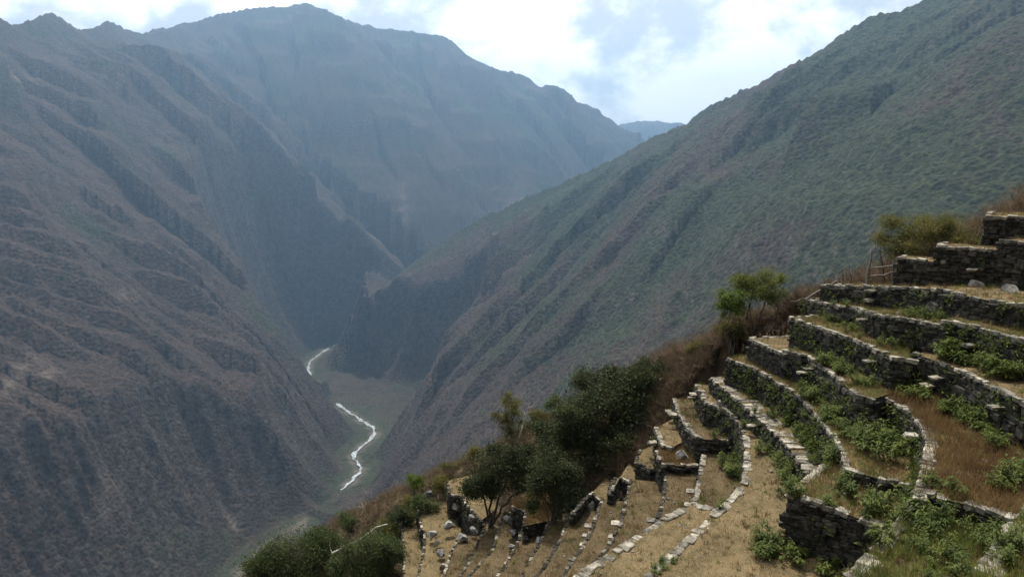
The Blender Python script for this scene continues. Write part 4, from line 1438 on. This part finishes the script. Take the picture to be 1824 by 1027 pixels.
# small fallen stones lying about, and creeping weeds rooted in the wall joints
V, F_, off = [], [], 0
for tid, d in TD.items():
    b = POLY_BB[tid]
    n = int((b[1] - b[0]) * (b[3] - b[2]) * 0.7)
    x = RNG.uniform(b[0], b[1], n); y = RNG.uniform(b[2], b[3], n)
    keep = in_poly(x, y, d['poly'])
    x, y = x[keep], y[keep]
    keep = (floor_at(x, y) < zf(tid, d['z'], x, y) + 0.01) & (gnoise(x / 1.5, y / 1.5 + 4) > 0.0)
    for px_, py_ in zip(x[keep], y[keep]):
        _, vv, ff = random.choice(ST_COPE)
        s_ = random.uniform(.03, .10) * (1.6 if random.random() < .1 else 1)
        M = rot_m(random.uniform(0, 6.3), random.uniform(-.4, .4), random.uniform(-.4, .4)) * np.array([s_ * 1.3, s_, s_ * .7])[None, :]
        V.append(vv @ M.T + np.array([px_, py_, float(zf(tid, d['z'], px_, py_)) + 0.04]))
        F_.append(ff + off); off += len(vv)
tag(link('loose_stones', mesh_np('loose_stones', np.vstack(V), np.vstack(F_), m_boulder)), 'small loose stones strewn over the terrace floors', 'stones', kind='stuff')
P = []
for tid, d in TD.items():
    dens = {'T2': .10, 'T3': .12, 'T3R': .3, 'T4': .14, 'T4R': .16, 'T5b': .14, 'T5R': .2, 'T6': .22, 'T7': .10, 'T8': .08, 'TB': .05}.get(tid, .03)
    for j in d['jobs']:
        if j[0] == 'stone' and random.random() < dens:
            a = j[4]
            nrm = np.array([math.sin(a), -math.cos(a), 0])
            c = np.array(j[2]) + nrm * .2
            P.append(c + RNG.normal(size=(16, 3)) * np.array([.12, .12, .13]) + nrm * RNG.uniform(0, .12, (16, 1)))
P = np.vstack(P)
V, F_ = leaf_quads(P, np.full(len(P), .15), RNG, -.1, 2.6)
tag(link('wall_weeds', mesh_np('wall_weeds', V, F_, m_leaf_weed)), 'creeping weeds rooted in the joints of the terrace walls', 'weeds', kind='stuff')

# ------------------------------------------------------------------ boulders, logs, fence
def boulder(u, v, z, sx, sy, sz, label, seed, rot=0.0, tilt=0.0):
    rng = np.random.default_rng(seed)
    bm = bmesh.new()
    bmesh.ops.create_icosphere(bm, subdivisions=4, radius=1.0)
    pl = rand_dirs(16, rng)
    cut = rng.uniform(.38, .8, 16)
    for vtx in bm.verts:
        c = np.array(vtx.co[:])
        for n_, k_ in zip(pl, cut):
            e = c @ n_
            if e > k_: c = c - n_ * (e - k_)
        vtx.co = c * (1 + .03 * math.sin(c[0] * 9 + seed) * math.cos(c[1] * 8))
    me = bpy.data.meshes.new('boulder')
    bm.to_mesh(me); bm.free()
    me.materials.append(m_boulder)
    p = at_z(u, v, z)
    o = link('boulder', me)
    o.location = (p[0], p[1], float(gz(p[0], p[1])[0]) + sz * .35 if z is None else z + sz * .25)
    o.scale = (sx, sy, sz)
    o.rotation_euler = (tilt, tilt * .5, rot)
    tag(o, label, 'boulder', 'grey boulders on the terraces')


boulder(1492, 640, -9.55, .62, .45, .36, 'lone grey rounded boulder on the terrace among weeds', 1, .5, .3)
boulder(1710, 572, -6.9, .5, .45, .75, 'tall boulder leaning in the level wall below the fence', 2, .3, .25)
boulder(1812, 595, -7.2, .6, .5, .6, 'grey boulder at the right edge beside the overgrown wall', 3, 1.2, .3)
boulder(1612, 612, -8.4, .55, .5, .5, 'pale boulder in the dark recess of the third wall', 4, .2, .2)
boulder(1425, 680, -11.0, .4, .35, .4, 'pale boulder at the foot of the wall bend above the ledge', 5, .9, .2)
boulder(1735, 514, -5.95, .5, .4, .45, 'round boulder set in the base of the tall upper wall', 6, .2, .1)
boulder(1800, 526, -5.85, .45, .4, .4, 'boulder set in the tall upper wall near the right edge', 7, 1.5, .1)
boulder(1214, 818, -16.0, .60, .55, .62, 'white faced boulder beneath the angular wall left of the path', 8, .4, .15)
boulder(1056, 905, -20.0, .55, .6, .55, 'large triangular boulder in the corner of the narrow terraces', 9, .7, .35)
boulder(1100, 880, -18.8, .3, .3, .35, 'white stone in the dark corner below the big tree', 10, .2, .2)
boulder(1245, 700, -13.3, .28, .25, .15, 'small pale stone at the far end of the yellow path', 11, .4, 0)
boulder(1282, 722, -13.0, .2, .2, .25, 'small pale stone under the flagstone ledge', 12, .1, 0)
rub = [(770, 955, -26.5), (785, 985, -26.6), (800, 935, -26.2), (815, 905, -26.0), (775, 900, -26.8), (825, 960, -25.6), (845, 945, -25.3), (915, 950, -23), (912, 975, -23.2), (960, 965, -21.5), (955, 990, -21.6), (790, 1010, -26.8), (765, 880, -27.0), (840, 925, -25.2), (905, 925, -23.2), (780, 965, -26.6)]
where = ['below the dark faced stone corner', 'on the lower left terrace floor', 'left of the stone corner', 'leaning on the stone corner', 'at the top of the left terraces', 'between the left terraces', 'behind the left tree trunk',
         'right of the left tree trunk', 'on the slope under the left tree', 'by the twin trunks', 'under the twin trunks', 'near the bottom edge of the left terraces', 'uppermost on the left terraces', 'in the shade above the left tree trunk',
         'beside the orange grass wall', 'among the rubble heap']
for i, ((u, v, z), wh) in enumerate(zip(rub, where)):
    p = at_z(u, v, z)
    r = random.uniform(.28, .55)
    boulder(u, v, z, r, r * .8, r * .75, 'grey angular boulder ' + wh, 40 + i, random.uniform(0, 3), random.uniform(0, .5))


def log_thing(name, label, cat, pts, r0, r1, mat, seed, twigs=0, group=None):
    rng = np.random.default_rng(seed)
    pts = [np.array(p, float) for p in pts]
    root = bpy.data.objects.new(name, None)
    COL.objects.link(root)
    root.location = pts[0]
    tag(root, label, cat, group)
    segs = []
    rs = np.linspace(r0, r1, len(pts))
    for i in range(len(pts) - 1):
        s, _ = wander(pts[i] - pts[0], pts[i + 1] - pts[0], rs[i], rs[i + 1], rng, 3, .06)
        segs += s
    V, Fc = tubes(segs, 7)
    link('stem', mesh_np('stem', V, Fc, mat, True), root)
    for k in range(twigs):
        i = rng.integers(0, len(segs))
        a = segs[i][0]
        d = rand_dirs(1, rng, .6)[0]
        s, _ = wander(a, a + d * rng.uniform(.4, 1.1), r1 * .7, .008, rng, 3, .2)
        V, Fc = tubes(s, 5)
        link('branch', mesh_np('branch', V, Fc, mat, True), root)
    return root


log_thing('bleached_log', 'bleached dead log slanting across the bush at lower left', 'log',
          [at_y(592, 985, 52.5), at_y(640, 962, 52.5), at_y(672, 938, 52.5), at_y(690, 933, 52.5)], .10, .06, m_deadwood, 5, 3)
log_thing('fallen_pole', 'dark pole leaning on the end of the level wall at the crest', 'log',
          [at_y(1437, 533, 39), at_y(1465, 515, 39), at_y(1492, 500, 39)], .07, .05, m_fence, 6, 2)
log_thing('dead_sapling', 'bare pale twisted branches rising from the brush left of the big tree', 'branches',
          [at_y(925, 780, 55), at_y(935, 745, 55), at_y(945, 715, 55.3)], .06, .02, m_deadwood, 7, 9)
log_thing('bare_shrub', 'bare branching shrub on the crest above the lower left bushes', 'branches',
          [at_y(650, 905, 58), at_y(655, 885, 58), at_y(645, 868, 58)], .06, .02, m_deadwood, 8, 8)
log_thing('white_stick', 'thin white stick standing on the low wall near the brush', 'stick', [at_y(1367, 622, 38.6), at_y(1367, 607, 38.6), at_y(1367, 594, 38.6)], .02, .015, m_deadwood, 9)
for i, (u, dv, lb) in enumerate(((1500, 48, 'forked dry stick upright at the end of the level wall'), (1515, 40, 'thin dry stick beside the forked one at the wall end'))):
    log_thing('dry_stick', lb, 'stick', [at_y(u, 512, 38.2), at_y(u + 2, 495, 38.2), at_y(u - 1, 512 - dv * .6, 38.2)], .04, .015, m_bark, 60 + i, 3)
log_thing('grey_shrub', 'bare grey shrub behind the fence post at the upper right', 'branches', [at_y(1575, 500, 39), at_y(1572, 470, 39), at_y(1568, 440, 39)], .05, .02, m_bark, 70, 16)

# pole fence at the end of the upper terrace
fence = bpy.data.objects.new('pole_fence', None)
COL.objects.link(fence)
fy = 37.0
f0 = at_y(1546, 508, fy)
fence.location = f0
tag(fence, 'rough pole fence with two rails at the end of the upper terrace', 'fence')


def fpole(name, a, b_, r0, r1, seed):
    s, _ = wander(np.array(a) - f0, np.array(b_) - f0, r0, r1, np.random.default_rng(seed), 4, .05)
    V, Fc = tubes(s, 7)
    link(name, mesh_np(name, V, Fc, m_fence, True), fence)


fpole('post', at_y(1545, 512, fy), at_y(1553, 448, fy), .085, .045, 1)
fpole('post', at_y(1592, 508, fy), at_y(1592, 462, fy), .06, .05, 2)
fpole('rail', at_y(1549, 478, fy - .08), at_y(1600, 471, fy - .08), .045, .035, 3)
fpole('rail', at_y(1549, 492, fy - .08), at_y(1600, 485, fy - .08), .045, .04, 4)
